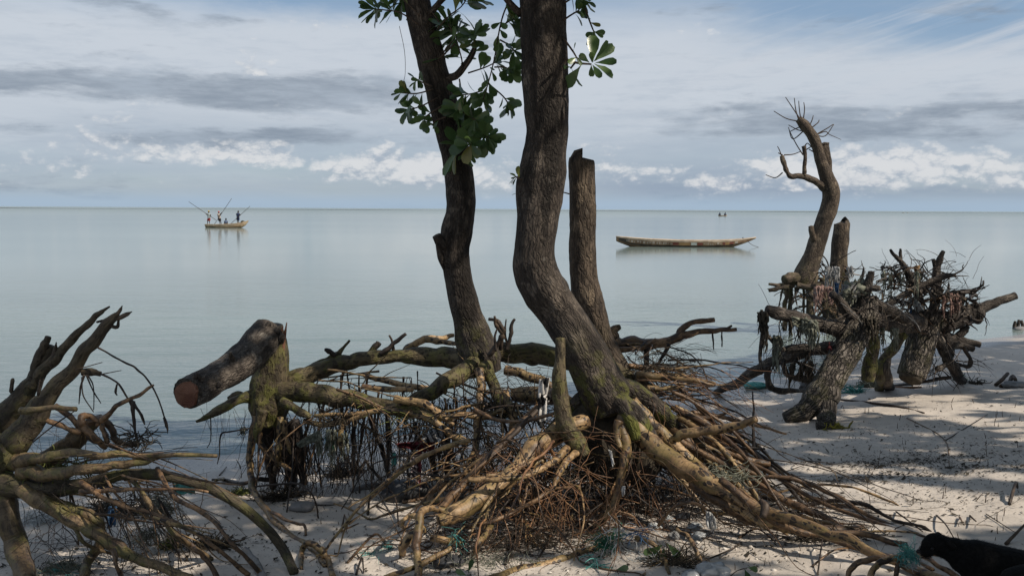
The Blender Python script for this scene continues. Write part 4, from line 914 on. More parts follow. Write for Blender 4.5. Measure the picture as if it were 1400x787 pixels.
for sp_ in [[(134, 475, YE + .05, 1.6), (165, 492, YE, 1.5), (190, 506, YE, 1.5), (208, 528, YE, 1.3), (220, 555, YE, 1.2), (229, 586, YE, 1)], [(138, 511, YE + .1, 1.6), (160, 523, YE, 1.5), (175, 545, YE, 1.4), (183, 560, YE, 2)], [(182, 548, YE, 3), (183, 575, YE, 2.6), (186, 600, YE, 1.6)], [(178, 545, YE, 2.4), (190, 562, YE, 2), (198, 580, YE, 1)],
            [(115, 512, YE + .1, 2), (110, 530, YE + .1, 1.4), (108, 552, YE + .1, .8)], [(118, 512, YE + .1, 1.2), (128, 535, YE + .1, 1), (138, 551, YE + .1, .7)], [(112, 515, YE, 1), (114, 540, YE, .9), (128, 563, YE, .7)], [(120, 512, YE + .1, 1.2), (128, 530, YE + .1, 1), (128, 560, YE + .1, .7)], [(160, 525, YE, 1.4), (158, 535, YE, 2), (160, 540, YE, 1)], [(190, 560, YE, 1), (196, 570, YE, 1), (198, 580, YE, .8)], [(104, 505, YE, 1), (140, 495, YE, .7)], [(140, 511, YE, 1), (166, 506, YE, .6)],
            [(224, 570, YE, 2), (228, 582, YE, 2.2), (229, 592, YE, .8)], [(45, 604, YE - .2, 1.2), (75, 580, YE - .2, 1.2), (104, 560, YE - .2, 1)], [(163, 595, YE, 1.5), (175, 592, YE, 1.6), (182, 598, YE, 1.4)]]:
    limb('rootlet', sp_, 'root_dark', tE, 6)
grown(tE, 20, (90, 250), (640, 700), (5.2, 6.1), (.3, 0, -.8), (.5, .35, .4), (.3, .9), (.003, .009), ['root_dark', 'root_brown', 'root_dark'], .1, .3, .7)
grown(tE, 12, (60, 240), (640, 720), (5.1, 5.9), (.9, -.25, -.25), (.6, .3, .3), (.4, 1.1), (.004, .012), ['root_bark', 'root_brown', 'root_bark'], .05, .3, .4)
grown(tE, 14, (60, 200), (600, 660), (5.3, 6.0), (1, -.2, -.1), (.4, .4, .25), (.4, .9), (.004, .009), ['root_brown', 'root_bark'], .03, .2)
hb = MB(); hairs(hb, 170, (20, 250), (640, 760), (5.2, 6.3), (.2, -.1, -.6), (.6, .4, .4), (.15, .5), (.0012, .003))
hairs(hb, 60, (20, 200), (560, 640), (5.4, 6.0), (.2, 0, -.7), (.5, .4, .4), (.1, .35), (.001, .002), wig=.3)
tag(hb.build('fine_roots', 'root_dark', tE), kind='stuff')

RS[:] = [1, 1]
# ================================================== right hand group: F, G, H, I
YF = 18.5
tF = thing('dead_tree', 'bare dead tree with a twiggy pollarded top and forked left limb in the water', 'tree', U(1100, 455, YF))
limb('trunk', [(1096, 392, YF, 14), (1102, 378, YF, 17), (1107, 362, YF, 13.5), (1117, 332, YF, 12), (1126, 305, YF, 11.2), (1134, 280, YF, 11.5), (1136, 262, YF, 11), (1131, 243, YF, 10), (1123, 222, YF, 8), (1117, 200, YF, 6.8), (1110, 185, YF, 6.6), (1100, 172, YF, 7), (1092, 163, YF, 5)], 'dead_wood', tF, 22, furrow=.05, fk=9)
limb('limb', [(1133, 255, YF + .1, 7), (1131, 228, YF + .1, 7), (1128, 208, YF + .1, 7), (1127, 196, YF + .1, 6.5)], 'dead_wood', tF, 14)
limb('limb', [(1128, 258, YF, 6), (1113, 247, YF - .1, 4.5), (1097, 241, YF - .2, 3.8), (1080, 240, YF - .3, 3.6), (1073, 227, YF - .3, 3.2), (1069, 213, YF - .3, 3)], 'dead_wood', tF, 10)
limb('limb', [(1099, 241, YF - .2, 3), (1101, 222, YF - .2, 2.8), (1099, 200, YF - .2, 3)], 'dead_wood', tF, 8)
limb('branch_stub', [(1113, 328, YF - .1, 5), (1110, 318, YF - .15, 4), (1109, 309, YF - .15, 3.5)], 'dead_wood', tF, 8)
for q in [[(1094, 163), (1084, 148), (1074, 133)], [(1092, 164), (1088, 150), (1086, 134)], [(1095, 164), (1093, 150), (1092, 138)], [(1098, 166), (1100, 150), (1099, 140)], [(1092, 166), (1075, 162), (1058, 152)], [(1104, 178), (1110, 165), (1112, 158)], [(1106, 180), (1092, 178), (1078, 171)], [(1112, 186), (1130, 176), (1139, 170)], [(1112, 186), (1128, 180), (1134, 184), (1150, 191)], [(1113, 184), (1128, 186), (1140, 170)], [(1108, 176), (1118, 168), (1120, 164)], [(1100, 178), (1084, 190), (1078, 174)], [(1098, 212), (1088, 196), (1079, 178)], [(1100, 200), (1104, 196), (1110, 202)], [(1073, 225), (1066, 206), (1063, 200)], [(1072, 212), (1084, 211), (1095, 207)], [(1070, 236), (1060, 243), (1047, 239)], [(1100, 206), (1108, 201)], [(1130, 222), (1135, 220)], [(1116, 210), (1106, 204)], [(1070, 212), (1064, 209)], [(1098, 172), (1088, 176), (1080, 180)]]:
    limb('twig', [(x, y, YF + .02 * i, .9 - .18 * i) for i, (x, y) in enumerate(q)], 'twig_dark', tF, 5, 0, 0)
for sp_ in [[(1100, 384, YF, 10), (1085, 380, YF - .1, 8), (1072, 382, YF - .2, 6.5)], [(1085, 388, YF - .1, 4), (1068, 389, YF - .2, 2.6), (1051, 388, YF - .2, 1.6)], [(1078, 392, YF - .3, 3.5), (1064, 394, YF - .3, 3.4), (1051, 397, YF - .3, 2.6)], [(1075, 388, YF, 3.4), (1074, 415, YF, 3), (1073, 452, YF, 2.8)], [(1081, 388, YF + .2, 3.2), (1080, 415, YF + .2, 3), (1080, 452, YF + .2, 2.8)], [(1098, 385, YF, 2), (1099, 415, YF, 1.6), (1098, 452, YF, 1.4)], [(1105, 385, YF, 6), (1108, 415, YF, 5), (1108, 455, YF, 4)], [(1125, 380, YF, 5), (1128, 415, YF, 4), (1130, 450, YF, 4)], [(1090, 390, YF - .2, 4), (1110, 392, YF - .3, 4), (1135, 385, YF - .3, 3)]]:
    limb('root', sp_, 'dead_wood', tF, 9)
grown(tF, 44, (1080, 1140), (378, 425), (18.2, 19.0), (0, 0, -.3), (.7, .5, .6), (.4, 1.0), (.012, .035), ['dead_wood', 'root_dark', 'root_brown'], .05, .45, .5, 5)
YG = 19.2
tG = thing('tree_stub', 'short sawn-off grey trunk standing beside the bare dead tree in the water', 'tree', U(1147, 450, YG))
limb('trunk', [(1151, 305, YG, 9.5), (1151, 309, YG, 10.5), (1148, 340, YG, 11), (1147, 370, YG, 12), (1145, 410, YG, 13), (1145, 458, YG, 12)], 'dead_wood', tG, 20, furrow=.05)
grown(tG, 40, (1120, 1165), (360, 410), (18.7, 19.2), (0, -.2, -.1), (.8, .4, .7), (.35, .8), (.012, .032), ['root_dark', 'root_brown', 'wet_wood'], .0, .5, .5, 5)

RS[:] = [.85, 1]
YH = 9.9
tH = thing('uprooted_tree', 'upturned dead tree propped on a thick furrowed grey log standing on the sand', 'tree', U(1135, 575, YH) * np.array([1, 1, 0]) + np.array([0, 0, .15]))
P, R = pts([(1184, 412, YH + .4, 15), (1181, 426, YH + .35, 16.5), (1174, 446, YH + .28, 18), (1162, 472, YH + .18, 18.5), (1147, 499, YH + .1, 18.5), (1129, 527, YH - .0, 18), (1114, 546, YH - .06, 15)])
MB().tube(P, R, 44, .06, ns=9, furrow=.13, fk=14, lumpy=.07, seed=44.4).build('log', 'furrowed_bark', tH)
bH = [
 ('furrowed_bark', [(1128, 530, YH - .03, 20), (1110, 550, YH - .06, 19), (1093, 565, YH - .08, 15), (1074, 577, 0, 11)]),
 ('furrowed_bark', [(1134, 532, YH - .06, 19), (1131, 554, YH - .12, 16), (1129, 570, YH - .16, 15), (1127, 586, 0, 14)]),
 ('wet_wood', [(1165, 455, YH + .3, 14), (1130, 446, YH + .2, 12), (1095, 437, YH + .1, 11), (1065, 428, YH, 10), (1048, 423, YH - .05, 7)]),
 ('wet_wood', [(1160, 475, YH + .5, 10), (1120, 477, YH + .6, 10), (1085, 484, YH + .8, 10), (1050, 498, YH + 1.1, 9), (1015, 520, YH + 1.6, 7.5), (980, 538, 0, 6)]),
 ('wet_wood', [(1120, 476, YH + .2, 7), (1098, 476, YH + .2, 7.5), (1074, 478, YH + .2, 7)]),
 ('wet_wood', [(1180, 445, YH + .3, 9), (1160, 428, YH + .2, 9), (1148, 412, YH + .1, 8), (1138, 402, YH, 6)]),
 ('wet_wood', [(1175, 430, YH + .3, 11), (1182, 405, YH + .3, 9), (1188, 385, YH + .3, 7), (1191, 371, YH + .3, 5)]),
 ('wet_wood', [(1178, 400, YH + .3, 5), (1190, 394, YH + .25, 5), (1203, 394, YH + .2, 4)]),
 ('wet_wood', [(1170, 395, YH + .4, 3), (1178, 380, YH + .4, 2.4), (1181, 365, YH + .4, 1)]),
 ('wet_wood', [(1180, 432, YH + .4, 16), (1215, 440, YH + .8, 15), (1255, 440, YH + 1.3, 14)]),
 ('wet_wood', [(1185, 408, YH + .4, 7), (1212, 422, YH + .5, 8), (1240, 434, YH + .8, 9), (1258, 440, YH + 1.2, 8)]),
 ('mossy_bark', [(1192, 450, YH + .5, 12), (1193, 475, YH + .5, 10), (1190, 500, YH + .5, 10.5), (1186, 520, YH + .5, 9)]),
 ('mossy_bark', [(1235, 455, YH + .9, 9), (1222, 475, YH + .9, 8), (1208, 492, YH + .9, 9), (1202, 512, YH + .9, 9), (1202, 534, 0, 8)]),
 ('wet_wood', [(1212, 490, YH + .9, 8), (1210, 510, YH + .9, 9), (1216, 532, 0, 8)]),
 ('wet_wood', [(1050, 425, YH - .05, 4), (1042, 440, YH, 3), (1052, 462, YH + .05, 3), (1072, 478, YH + .15, 3)]),
 ('wet_wood', [(1048, 427, YH, 4), (1044, 450, YH, 3.5), (1040, 480, YH, 3), (1040, 505, YH, 2)]),
 ('wet_wood', [(1070, 495, YH + .8, 4), (1080, 515, YH + .8, 4), (1110, 520, YH + .8, 6), (1125, 522, YH + .8, 5)]),
 ('root_dark', [(1086, 492, YH + .6, 2), (1108, 510, YH + .6, 2), (1122, 522, YH + .6, 2)]),
 ('root_dark', [(1105, 485, YH + .6, 2), (1098, 500, YH + .6, 2), (1088, 515, YH + .6, 2)]),
 ('wet_wood', [(1150, 418, YH + .5, 14), (1165, 408, YH + .5, 14), (1178, 402, YH + .5, 8)]),
 ('wet_wood', [(1049, 500, YH + 1, 6), (1050, 520, YH + 1, 5), (1058, 532, YH + 1, 6), (1090, 534, YH + 1, 4), (1115, 533, 0, 3)]),
]
for mt_, sp_ in bH:
    limb('root', sp_, mt_, tH, 24 if max(s[3] for s in sp_) > 11 else 12, .09, .13, 6, furrow=.06 if max(s[3] for s in sp_) > 11 else .02)
grown(tH, 40, (1150, 1200), (400, 450), (9.9, 10.5), (0, 0, -.1), (.8, .4, .6), (.2, .6), (.004, .014), ['wet_wood', 'root_dark'], .03, 1.0, .3, 5, .05)
grown(tH, 16, (1110, 1230), (385, 440), (9.8, 10.6), (0, -.1, .1), (.9, .4, .6), (.25, .7), (.003, .009), ['dead_wood', 'wet_wood', 'grey_wood'], .03, .8, .3, 5, .05)
grown(tH, 20, (1060, 1140), (425, 500), (9.8, 10.6), (-.1, 0, -.8), (.4, .3, .3), (.2, .6), (.003, .008), ['root_dark', 'wet_wood'], .08, .35, .5, 5)
hb = MB(); hairs(hb, 160, (1050, 1220), (420, 500), (9.8, 10.6), (0, 0, -.6), (.6, .4, .4), (.1, .4), (.0015, .004))
tag(hb.build('fine_roots', 'root_dark', tH), kind='stuff')

YI = 11.3
tI = thing('uprooted_tree', 'upturned tree whose short sawn trunk hangs above the sand under a crown of tangled roots', 'tree', U(1310, 522, YI) * np.array([1, 1, 0]) + np.array([0, 0, .2]))
P, R = pts([(1268, 430, YI + .1, 22), (1263, 450, YI + .05, 20), (1257, 475, YI, 18.5), (1250, 500, YI - .05, 18), (1246, 514, YI - .08, 17.5)])
MB().tube(P, R, 40, .06, ns=9, furrow=.15, fk=14, lumpy=.06, seed=52.4).build('trunk', 'furrowed_bark', tI)
a = U(1245.5, 516, YI - .1); ax = a - U(1250, 500, YI - .05); ax /= np.linalg.norm(ax)
MB().tube([a - ax * .03, a + ax * .03, a + ax * .05], [17 * YI / FPX, 15.5 * YI / FPX, 12 * YI / FPX], 24, .12, ns=3).build('cut_end', 'weed_dark', tI)
limb('splinter', [(1247, 516, YI - .12, 6), (1248, 522, YI - .12, 4), (1247, 528, YI - .12, .8)], 'weed_dark', tI, 8, taper_tip=True)
bI = [
 ('wet_wood', [(1262, 440, YI + .1, 16), (1290, 440, YI + .15, 18), (1315, 432, YI + .2, 15), (1338, 425, YI + .25, 13)]),
 ('wet_wood', [(1328, 428, YI + .2, 11), (1345, 420, YI + .2, 8.5), (1366, 412, YI + .2, 7), (1389, 404, YI + .2, 6)]),
 ('wet_wood', [(1336, 440, YI + .2, 7), (1338, 428, YI + .15, 9), (1336, 416, YI + .15, 6)]),
 ('wet_wood', [(1275, 440, YI + .1, 9), (1278, 410, YI + .1, 8), (1279, 385, YI + .1, 7.5), (1282, 362, YI + .1, 6), (1290, 343, YI + .1, 3)]),
 ('wet_wood', [(1281, 368, YI + .1, 4), (1277, 358, YI + .1, 3), (1276, 354, YI + .1, 2)]),
 ('wet_wood', [(1262, 430, YI, 8), (1255, 405, YI - .05, 7), (1245, 382, YI - .1, 6), (1235, 362, YI - .1, 5), (1222, 348, YI - .1, 3), (1217, 341, YI - .1, 2)]),
 ('wet_wood', [(1196, 430, YI - .3, 4.5), (1220, 412, YI - .3, 4.5), (1250, 395, YI - .3, 4), (1275, 383, YI - .3, 4), (1306, 376, YI - .3, 3)]),
 ('wet_wood', [(1232, 360, YI, 3), (1231, 350, YI, 2.5), (1231, 340, YI, 1.5)]),
 ('wet_wood', [(1260, 400, YI + .1, 5), (1270, 388, YI + .1, 4), (1290, 376, YI + .1, 4), (1292, 378, YI + .1, 3)]),
 ('wet_wood', [(1276, 455, YI + .05, 11), (1290, 480, YI, 9), (1302, 502, YI - .05, 9), (1315, 524, 0, 8)]),
 ('wet_wood', [(1295, 460, YI + .2, 9), (1315, 466, YI + .2, 8), (1340, 471, YI + .2, 5)]),
 ('wet_wood', [(1300, 470, YI + .1, 8), (1318, 474, YI + .1, 7), (1331, 477, YI + .1, 5)]),
 ('wet_wood', [(1290, 455, YI + .1, 9), (1298, 475, YI + .1, 8), (1300, 488, YI + .1, 6)]),
 ('wet_wood', [(1310, 460, YI + .2, 6), (1318, 452, YI + .2, 6), (1324, 446, YI + .2, 4)]),
 ('root_dark', [(1318, 475, YI, 3), (1326, 490, YI, 3), (1325, 500, YI, 3), (1316, 500, YI, 2.4), (1300, 494, YI, 2)]),
 ('wet_wood', [(1294, 496, YI - .1, 5), (1285, 503, YI - .15, 5), (1281, 504, YI - .2, 4)]),
 ('root_dark', [(1300, 516, YI, 2.4), (1280, 518, YI, 2.6), (1262, 522, YI, 2), (1220, 528, 0, 1.5)]),
 ('dead_wood', [(1290, 410, YI + .3, 6), (1305, 402, YI + .3, 6), (1315, 402, YI + .3, 5), (1312, 415, YI + .3, 6), (1308, 430, YI + .3, 5)]),
 ('wet_wood', [(1208, 478, YI + .1, 2), (1225, 470, YI + .1, 2), (1240, 455, YI + .1, 2)]),
]
for mt_, sp_ in bI:
    limb('root', sp_, mt_, tI, 22 if max(s[3] for s in sp_) > 11 else 10, .10, .15, 6)
grown(tI, 84, (1212, 1285), (362, 418), (10.9, 11.7), (-.3, 0, .05), (.8, .4, .5), (.2, .6), (.006, .019), ['wet_wood', 'root_dark', 'wet_wood', 'root_brown'], .03, 1.15, .3, 5, .05)
grown(tI, 22, (1205, 1320), (355, 430), (10.9, 11.6), (0, -.1, .1), (.9, .4, .6), (.2, .6), (.004, .010), ['dead_wood', 'wet_wood', 'root_brown'], .03, .9, .3, 5, .05)
grown(tI, 34, (1275, 1340), (395, 440), (11.1, 11.7), (.3, 0, .2), (.7, .4, .5), (.15, .45), (.008, .025), ['wet_wood', 'root_dark'], .03, 1.1, .3, 5, .05)
grown(tI, 30, (1265, 1330), (460, 510), (11.0, 11.6), (.1, -.1, -.6), (.7, .4, .4), (.15, .4), (.004, .009), ['root_dark'], .05, .4, .6, 5)
hb = MB(); hairs(hb, 110, (1205, 1330), (350, 440), (10.9, 11.7), (0, 0, -.1), (.8, .4, .6), (.1, .35), (.002, .004))
tag(hb.build('fine_roots', 'root_dark', tI), kind='stuff')
RS[:] = [1, 1]
# ------------------------------------------------------------------ shade trees behind and to the right of the camera
def lits():
    L = []
    def pg(x, y, r): L.append((G(x, y), r - .06))
    def seg(x0, y0, x1, y1, r, n):
        for i in range(n):
            t = i / (n - 1); L.append((G(x0 + (x1 - x0) * t, y0 + (y1 - y0) * t), r - .07))
    seg(1140, 688, 1400, 700, .24, 9); seg(1110, 694, 1310, 712, .15, 8); seg(1180, 668, 1390, 684, .13, 7); seg(1100, 640, 1165, 641, .09, 3); seg(1290, 650, 1370, 652, .07, 4)
    seg(1190, 560, 1285, 563, .16, 5); seg(1290, 553, 1400, 557, .18, 6); seg(1275, 572, 1330, 573, .07, 3); seg(1330, 578, 1400, 580, .09, 3); seg(1060, 562, 1110, 568, .08, 3); seg(1200, 545, 1260, 547, .08, 3)
    seg(1010, 549, 1060, 553, .07, 3); seg(1020, 570, 1075, 572, .08, 3); seg(1210, 540, 1300, 541, .06, 4); seg(1060, 660, 1120, 662, .09, 3); seg(1340, 575, 1400, 600, .05, 3); seg(1240, 720, 1290, 722, .05, 2)
    for (x, y, Y, r) in [(890, 592, 6.4, .14), (920, 625, 6.2, .09), (950, 625, 6.4, .12), (965, 588, 6.2, .07), (930, 515, 7.1, .14), (850, 598, 6.2, .07), (648, 690, 5.8, .09), (700, 570, 6.8, .10), (655, 540, 7.2, .07),
                         (690, 650, 6.0, .06), (803, 392, 7.3, .14), (822, 445, 7.3, .12), (800, 265, 7.3, .10), (643, 455, 7.5, .10), (380, 505, 7.4, .13), (720, 478, 7.6, .12), (490, 545, 7.1, .10), (560, 570, 6.9, .10), (600, 560, 6.9, .08), (1170, 465, 9.9, .15), (1158, 490, 9.8, .17), (1150, 515, 9.8, .12),
                         (1100, 712, 5.5, .06), (1000, 690, 5.8, .05), (780, 640, 6.0, .05), (650, 745, 5.6, .07), (700, 750, 5.4, .08), (760, 700, 5.8, .06), (1200, 755, 5.2, .05), (740, 640, 6.0, .05), (900, 545, 6.9, .08), (975, 620, 6.5, .06), (590, 470, 7.7, .1), (840, 545, 6.5, .06), (965, 655, 6.0, .10), (1030, 690, 5.7, .08), (1060, 640, 6.4, .10), (870, 570, 6.4, .10), (980, 600, 6.7, .10), (620, 690, 5.8, .08), (680, 660, 5.9, .06), (570, 720, 5.5, .06), (540, 490, 7.7, .10), (610, 490, 7.7, .10), (450, 540, 7.2, .10), (520, 560, 7.0, .08), (375, 470, 7.4, .08), (620, 530, 7.2, .08), (300, 520, 6.8, .06), (770, 480, 6.5, .08), (815, 500, 6.3, .06), (150, 650, 5.5, .07), (90, 700, 5.4, .06), (60, 560, 5.7, .08), (270, 660, 5.4, .05), (1100, 430, 9.8, .12), (1190, 400, 10.1, .12), (1260, 470, 11.2, .10), (1285, 400, 11.3, .14), (1370, 410, 11.4, .12), (760, 760, 5.3, .07), (1000, 640, 6.3, .12), (1100, 690, 6.0, .12), (1160, 715, 5.8, .10), (940, 560, 6.9, .12), (910, 605, 6.3, .10), (960, 520, 7.1, .10), (600, 545, 7.0, .10), (520, 535, 7.2, .10), (440, 515, 7.4, .08), (660, 600, 6.5, .08), (720, 620, 6.3, .08), (600, 700, 5.8, .06), (200, 630, 5.5, .08), (300, 680, 5.4, .06), (820, 470, 7.3, .10), (1170, 440, 10.0, .14), (1230, 390, 11.2, .14), (1300, 420, 11.3, .12), (790, 605, 6.2, .05), (860, 640, 6.2, .05), (1210, 750, 5.2, .06), (800, 430, 6.6, .05), (1150, 740, 5.2, .05)]:
        L.append((U(x, y, Y), r))
    return L
rg = np.random.default_rng(77)
NC = 44000
tx = rg.uniform(-7.5, 11, NC); ty = rg.uniform(1.5, 17.2, NC)
okm = (ty < np.interp(tx, SHX, SHY) + 1.6) & (ty < 17.0)
tx, ty = tx[okm], ty[okm]
zz = rg.uniform(6.0, 9.6, len(tx)); tt = (zz - .3) / SUNV[2]
CC = np.stack([tx + SUNV[0] * tt, ty + SUNV[1] * tt, zz], -1)
gap = vnoise(np.stack([tx * .9, ty * 1.6, 0 * tx], -1) + 3) + .5 * vnoise(np.stack([tx * 2.3, ty * 3.1, 0 * tx], -1) + 9)
kp = rg.random(len(tx)) > np.clip((gap - .74) * 2.0, 0, .9)
dome = vnoise(CC * .45 + 20)
kp &= rg.random(len(tx)) > np.clip(dome - .4, 0, .4)
for q, r in lits():
    dv = CC - q; al = dv @ SUNV; pr = np.linalg.norm(dv - al[:, None] * SUNV, axis=1)
    kp &= pr > (r + .17) * (0.8 + .4 * rg.random(len(tx)))
CC = CC[kp]
roots_ = np.array([(9.5, -2.0), (2.5, -3.5), (17.0, 6.5)])
near = np.argmin(((CC[:, None, :2] - (roots_ + [[-1.5, 4], [1.0, 6], [-2, 1]])[None]) ** 2).sum(-1), 1)
slab = ['shade tree with a wide dense crown standing behind on the right', 'shade tree with a wide crown overhanging the root heap from behind', 'shade tree with a wide crown on the upper beach at far right']
for k in range(3):
    bx, by = roots_[k]; bz = sz1(bx, by)
    t = thing('shade_tree', slab[k], 'tree', (bx, by, bz), 'shade trees on the upper beach')
    top = np.array([bx - .5, by + .6, 6.2])
    MB().tube([(bx, by, bz - .1), (bx + .1, by, bz + 1.2), (bx - .15, by + .2, 3.6), top], [.34, .25, .21, .15], 18, .06, ns=7, furrow=.05, lumpy=.08, seed=60 + k).build('trunk', 'trunk_bark', t)
    cl = CC[near == k]
    if len(cl):
        for j in range(9):
            e = cl[rg.integers(len(cl))]; mid = (top + e) / 2 + np.array([0, 0, .5])
            MB().tube([top - [0, 0, .4], mid, e], [.10, .06, .02], 8, .06, ns=6, seed=nseed()).build('limb', 'trunk_bark', t)
        leaf_cards(t, cl, .19, rg)

# ------------------------------------------------------------------ boats and people
def loft_boat(st, Y, base, hullmat, rimmat, root):
    mp = Y / FPX
    X = np.array([s[0] for s in st], float); n = 31
    xi = np.linspace(X[0], X[-1], n)
    f = lambda k: np.interp(xi, X, [s[k] for s in st])
    sh, ke, hb_ = f(1), f(2), f(3)
    wx = np.array([U(x, 300, Y)[0] for x in xi])
    prof = [(1, 1.0), (.96, .72), (.86, .42), (.62, .16), (0, 0), (-.62, .16), (-.86, .42), (-.96, .72), (-1, 1.0)]
    mb = MB()
    def ring(inset, lift):
        V = []
        for i in range(n):
            for (u, v_) in prof:
                V.append((wx[i], Y + u * max(.01, hb_[i] - inset), max(ke[i] + (sh[i] - ke[i]) * v_, ke[i] + lift)))
        return V
    a = mb.addv(ring(0, 0)); b = mb.addv(ring(.05, .10)); m_ = len(prof)
    for i in range(n - 1):
        for j in range(m_ - 1):
            p = a + i * m_ + j; mb.f.append((p, p + 1, p + 1 + m_, p + m_))
            p = b + i * m_ + j; mb.f.append((p, p + m_, p + 1 + m_, p + 1))
        for j in (0, m_ - 1):
            mb.f.append((a + i * m_ + j, a + (i + 1) * m_ + j, b + (i + 1) * m_ + j, b + i * m_ + j))
    for i in (0, n - 1):
        for j in range(m_ - 1): mb.f.append((a + i * m_ + j, a + i * m_ + j + 1, b + i * m_ + j + 1, b + i * m_ + j))
        mb.f.append(tuple(a + i * m_ + j for j in range(m_)))
    mb.build('hull', hullmat, root, smooth=False)
    for sg in (-1, 1):
        mb = MB(); mb.tube([(wx[i], Y + sg * hb_[i], sh[i] + .01) for i in range(0, n, 2)], [.04] * len(range(0, n, 2)), 6, 0, ns=2)
        mb.build('gunwale', rimmat, root)
    def panel(x0, x1, v0, v1, mat, name='painted_panel', off=.012):
        q = MB(); k = max(2, int((x1 - x0) / 6) + 1); V = []
        for x in np.linspace(x0, x1, k):
            s_, e_, h_ = np.interp(x, xi, sh), np.interp(x, xi, ke), np.interp(x, xi, hb_)
            for v_ in (v0, v1):
                u = np.interp(v_, [0, .16, .42, .72, 1], [0, .62, .86, .96, 1])
                for o_ in (off, -.01): V.append((U(x, 300, Y)[0], Y - u * h_ - o_, e_ + (s_ - e_) * v_))
        q.addv(V)
        for i in range(k - 1):
            c = i * 4; d = c + 4
            q.f += [(c, d, d + 2, c + 2), (c + 2, d + 2, d + 3, c + 3), (c, c + 1, d + 1, d)]
        q.f += [(0, 2, 3, 1), (4 * k - 4, 4 * k - 3, 4 * k - 1, 4 * k - 2)]
        return q.build(name, mat, root, smooth=False)
    return panel, (xi, wx, sh, ke, hb_)
YK = 62.0
tK = thing('canoe', 'long empty wooden canoe with faded painted panels, moored on the calm sea', 'canoe', U(938, 337, YK) * np.array([1, 1, 0]))
stK = [(843, .63, .34, .16), (852, .60, .16, .34), (865, .55, -.06, .48), (890, .47, -.15, .62), (935, .40, -.16, .68), (975, .40, -.15, .6), (1000, .45, -.06, .44), (1015, .50, .18, .26), (1026, .56, .38, .12), (1034, .62, .56, .03)]
panel, dt = loft_boat(stK, YK, None, 'boat_old', 'boat_rim', tK)
panel(845, 1028, .84, .99, 'boat_rim', 'plank', .02)
for x0, x1, mt_ in [(918, 926, 'paint_red'), (927, 942, 'paint_orange'), (943, 951, 'paint_grey'), (952, 959, 'paint_red'), (987, 1002, 'paint_red'), (990, 996, 'paint_orange'), (1004, 1008, 'paint_white'), (960, 968, 'paint_orange'), (846, 858, 'boat_dark')]:
    panel(x0, x1, .50 if mt_ != 'paint_orange' else .46, .80, mt_, off=.016 + (.006 if x0 == 990 else 0))
rp = random.Random(4); x = 856.0
while x < 985:
    if not (916 < x < 960):
        w_ = rp.uniform(1.0, 3.4); panel(x, x + w_, rp.uniform(.54, .62), rp.uniform(.68, .80), 'paint_white', 'painted_mark', .024); x += w_
    x += rp.uniform(.7, 2.6)
panel(846, 1014, .30, .44, 'boat_dark', 'wale', .02)
for x in (870, 905, 945, 985):
    z_ = np.interp(x, dt[0], dt[2]) - .10; h_ = np.interp(x, dt[0], dt[4]) - .06; wx_ = U(x, 300, YK)[0]
    MB().tube([(wx_, YK - h_, z_), (wx_, YK + h_, z_)], [.06, .06], 6, 0, ns=2).build('thwart', 'boat_rim', tK)
limb('bow_post', [(1026, 327, YK, .5), (1016, 326, YK, .5), (1016, 324, YK, .4)], 'boat_dark', tK, 6)
tag(MB().tube(*pts([(1023, 330.5, YK, .35), (1028, 334.5, YK - .1, .3), (1034, 337, YK - .2, .3), (1037, 337.6, YK - .2, .3)]), sides=5, ns=5, amp=0).build('mooring_rope', 'twig_dark', base=U(1030, 337, YK)), 'thin slack mooring rope hanging from the bow of the empty canoe', 'rope')

YP = 113.0
tP_ = thing('fishing_boat', 'small pale wooden fishing boat far out carrying four people', 'boat', U(310, 311.5, YP) * np.array([1, 1, 0]))
stP = [(281, .37, .02, .34), (284, .36, -.1, .42), (295, .36, -.15, .55), (310, .40, -.15, .58), (323, .50, -.12, .5), (331, .60, .02, .32), (336, .72, .32, .14), (339.5, .82, .72, .03)]
panel, dt = loft_boat(stP, YP, None, 'boat_wood', 'boat_wood', tP_)
panel(282, 334, .78, .98, 'boat_rim', 'plank', .02)
panel(283, 296, .30, .46, 'boat_dark', 'wale', .02); panel(296, 330, .28, .40, 'boat_old', 'wale', .02)
for x in (296, 309, 320): MB().tube([(U(x, 300, YP)[0], YP - .45, .28), (U(x, 300, YP)[0], YP + .45, .28)], [.06, .06], 6, 0, ns=2).build('thwart', 'boat_wood', tP_)
def skin_body(name, mat, parent, nodes, edges, root=0, sub=1):
    b = base_of(parent)
    me = bpy.data.meshes.new(name); me.from_pydata([tuple(np.asarray(p) - b) for p, r in nodes], edges, [])
    me.materials.append(MATS[mat])
    o = bpy.data.objects.new(name, me); COL.objects.link(o); o.parent = parent; BASES[o.name] = b
    sk = o.modifiers.new('skin', 'SKIN'); sk.use_smooth_shade = True
    lay = me.skin_vertices[0].data if me.skin_vertices else None
    if lay is None:
        bpy.context.view_layer.objects.active = o
        lay = me.skin_vertices[0].data
    for i, (p, r) in enumerate(nodes):
        rr = r if isinstance(r, tuple) else (r, r)
        lay[i].radius = rr; lay[i].use_root = (i == root)
    if sub:
        ss = o.modifiers.new('sub', 'SUBSURF'); ss.levels = sub; ss.render_levels = sub
    return o
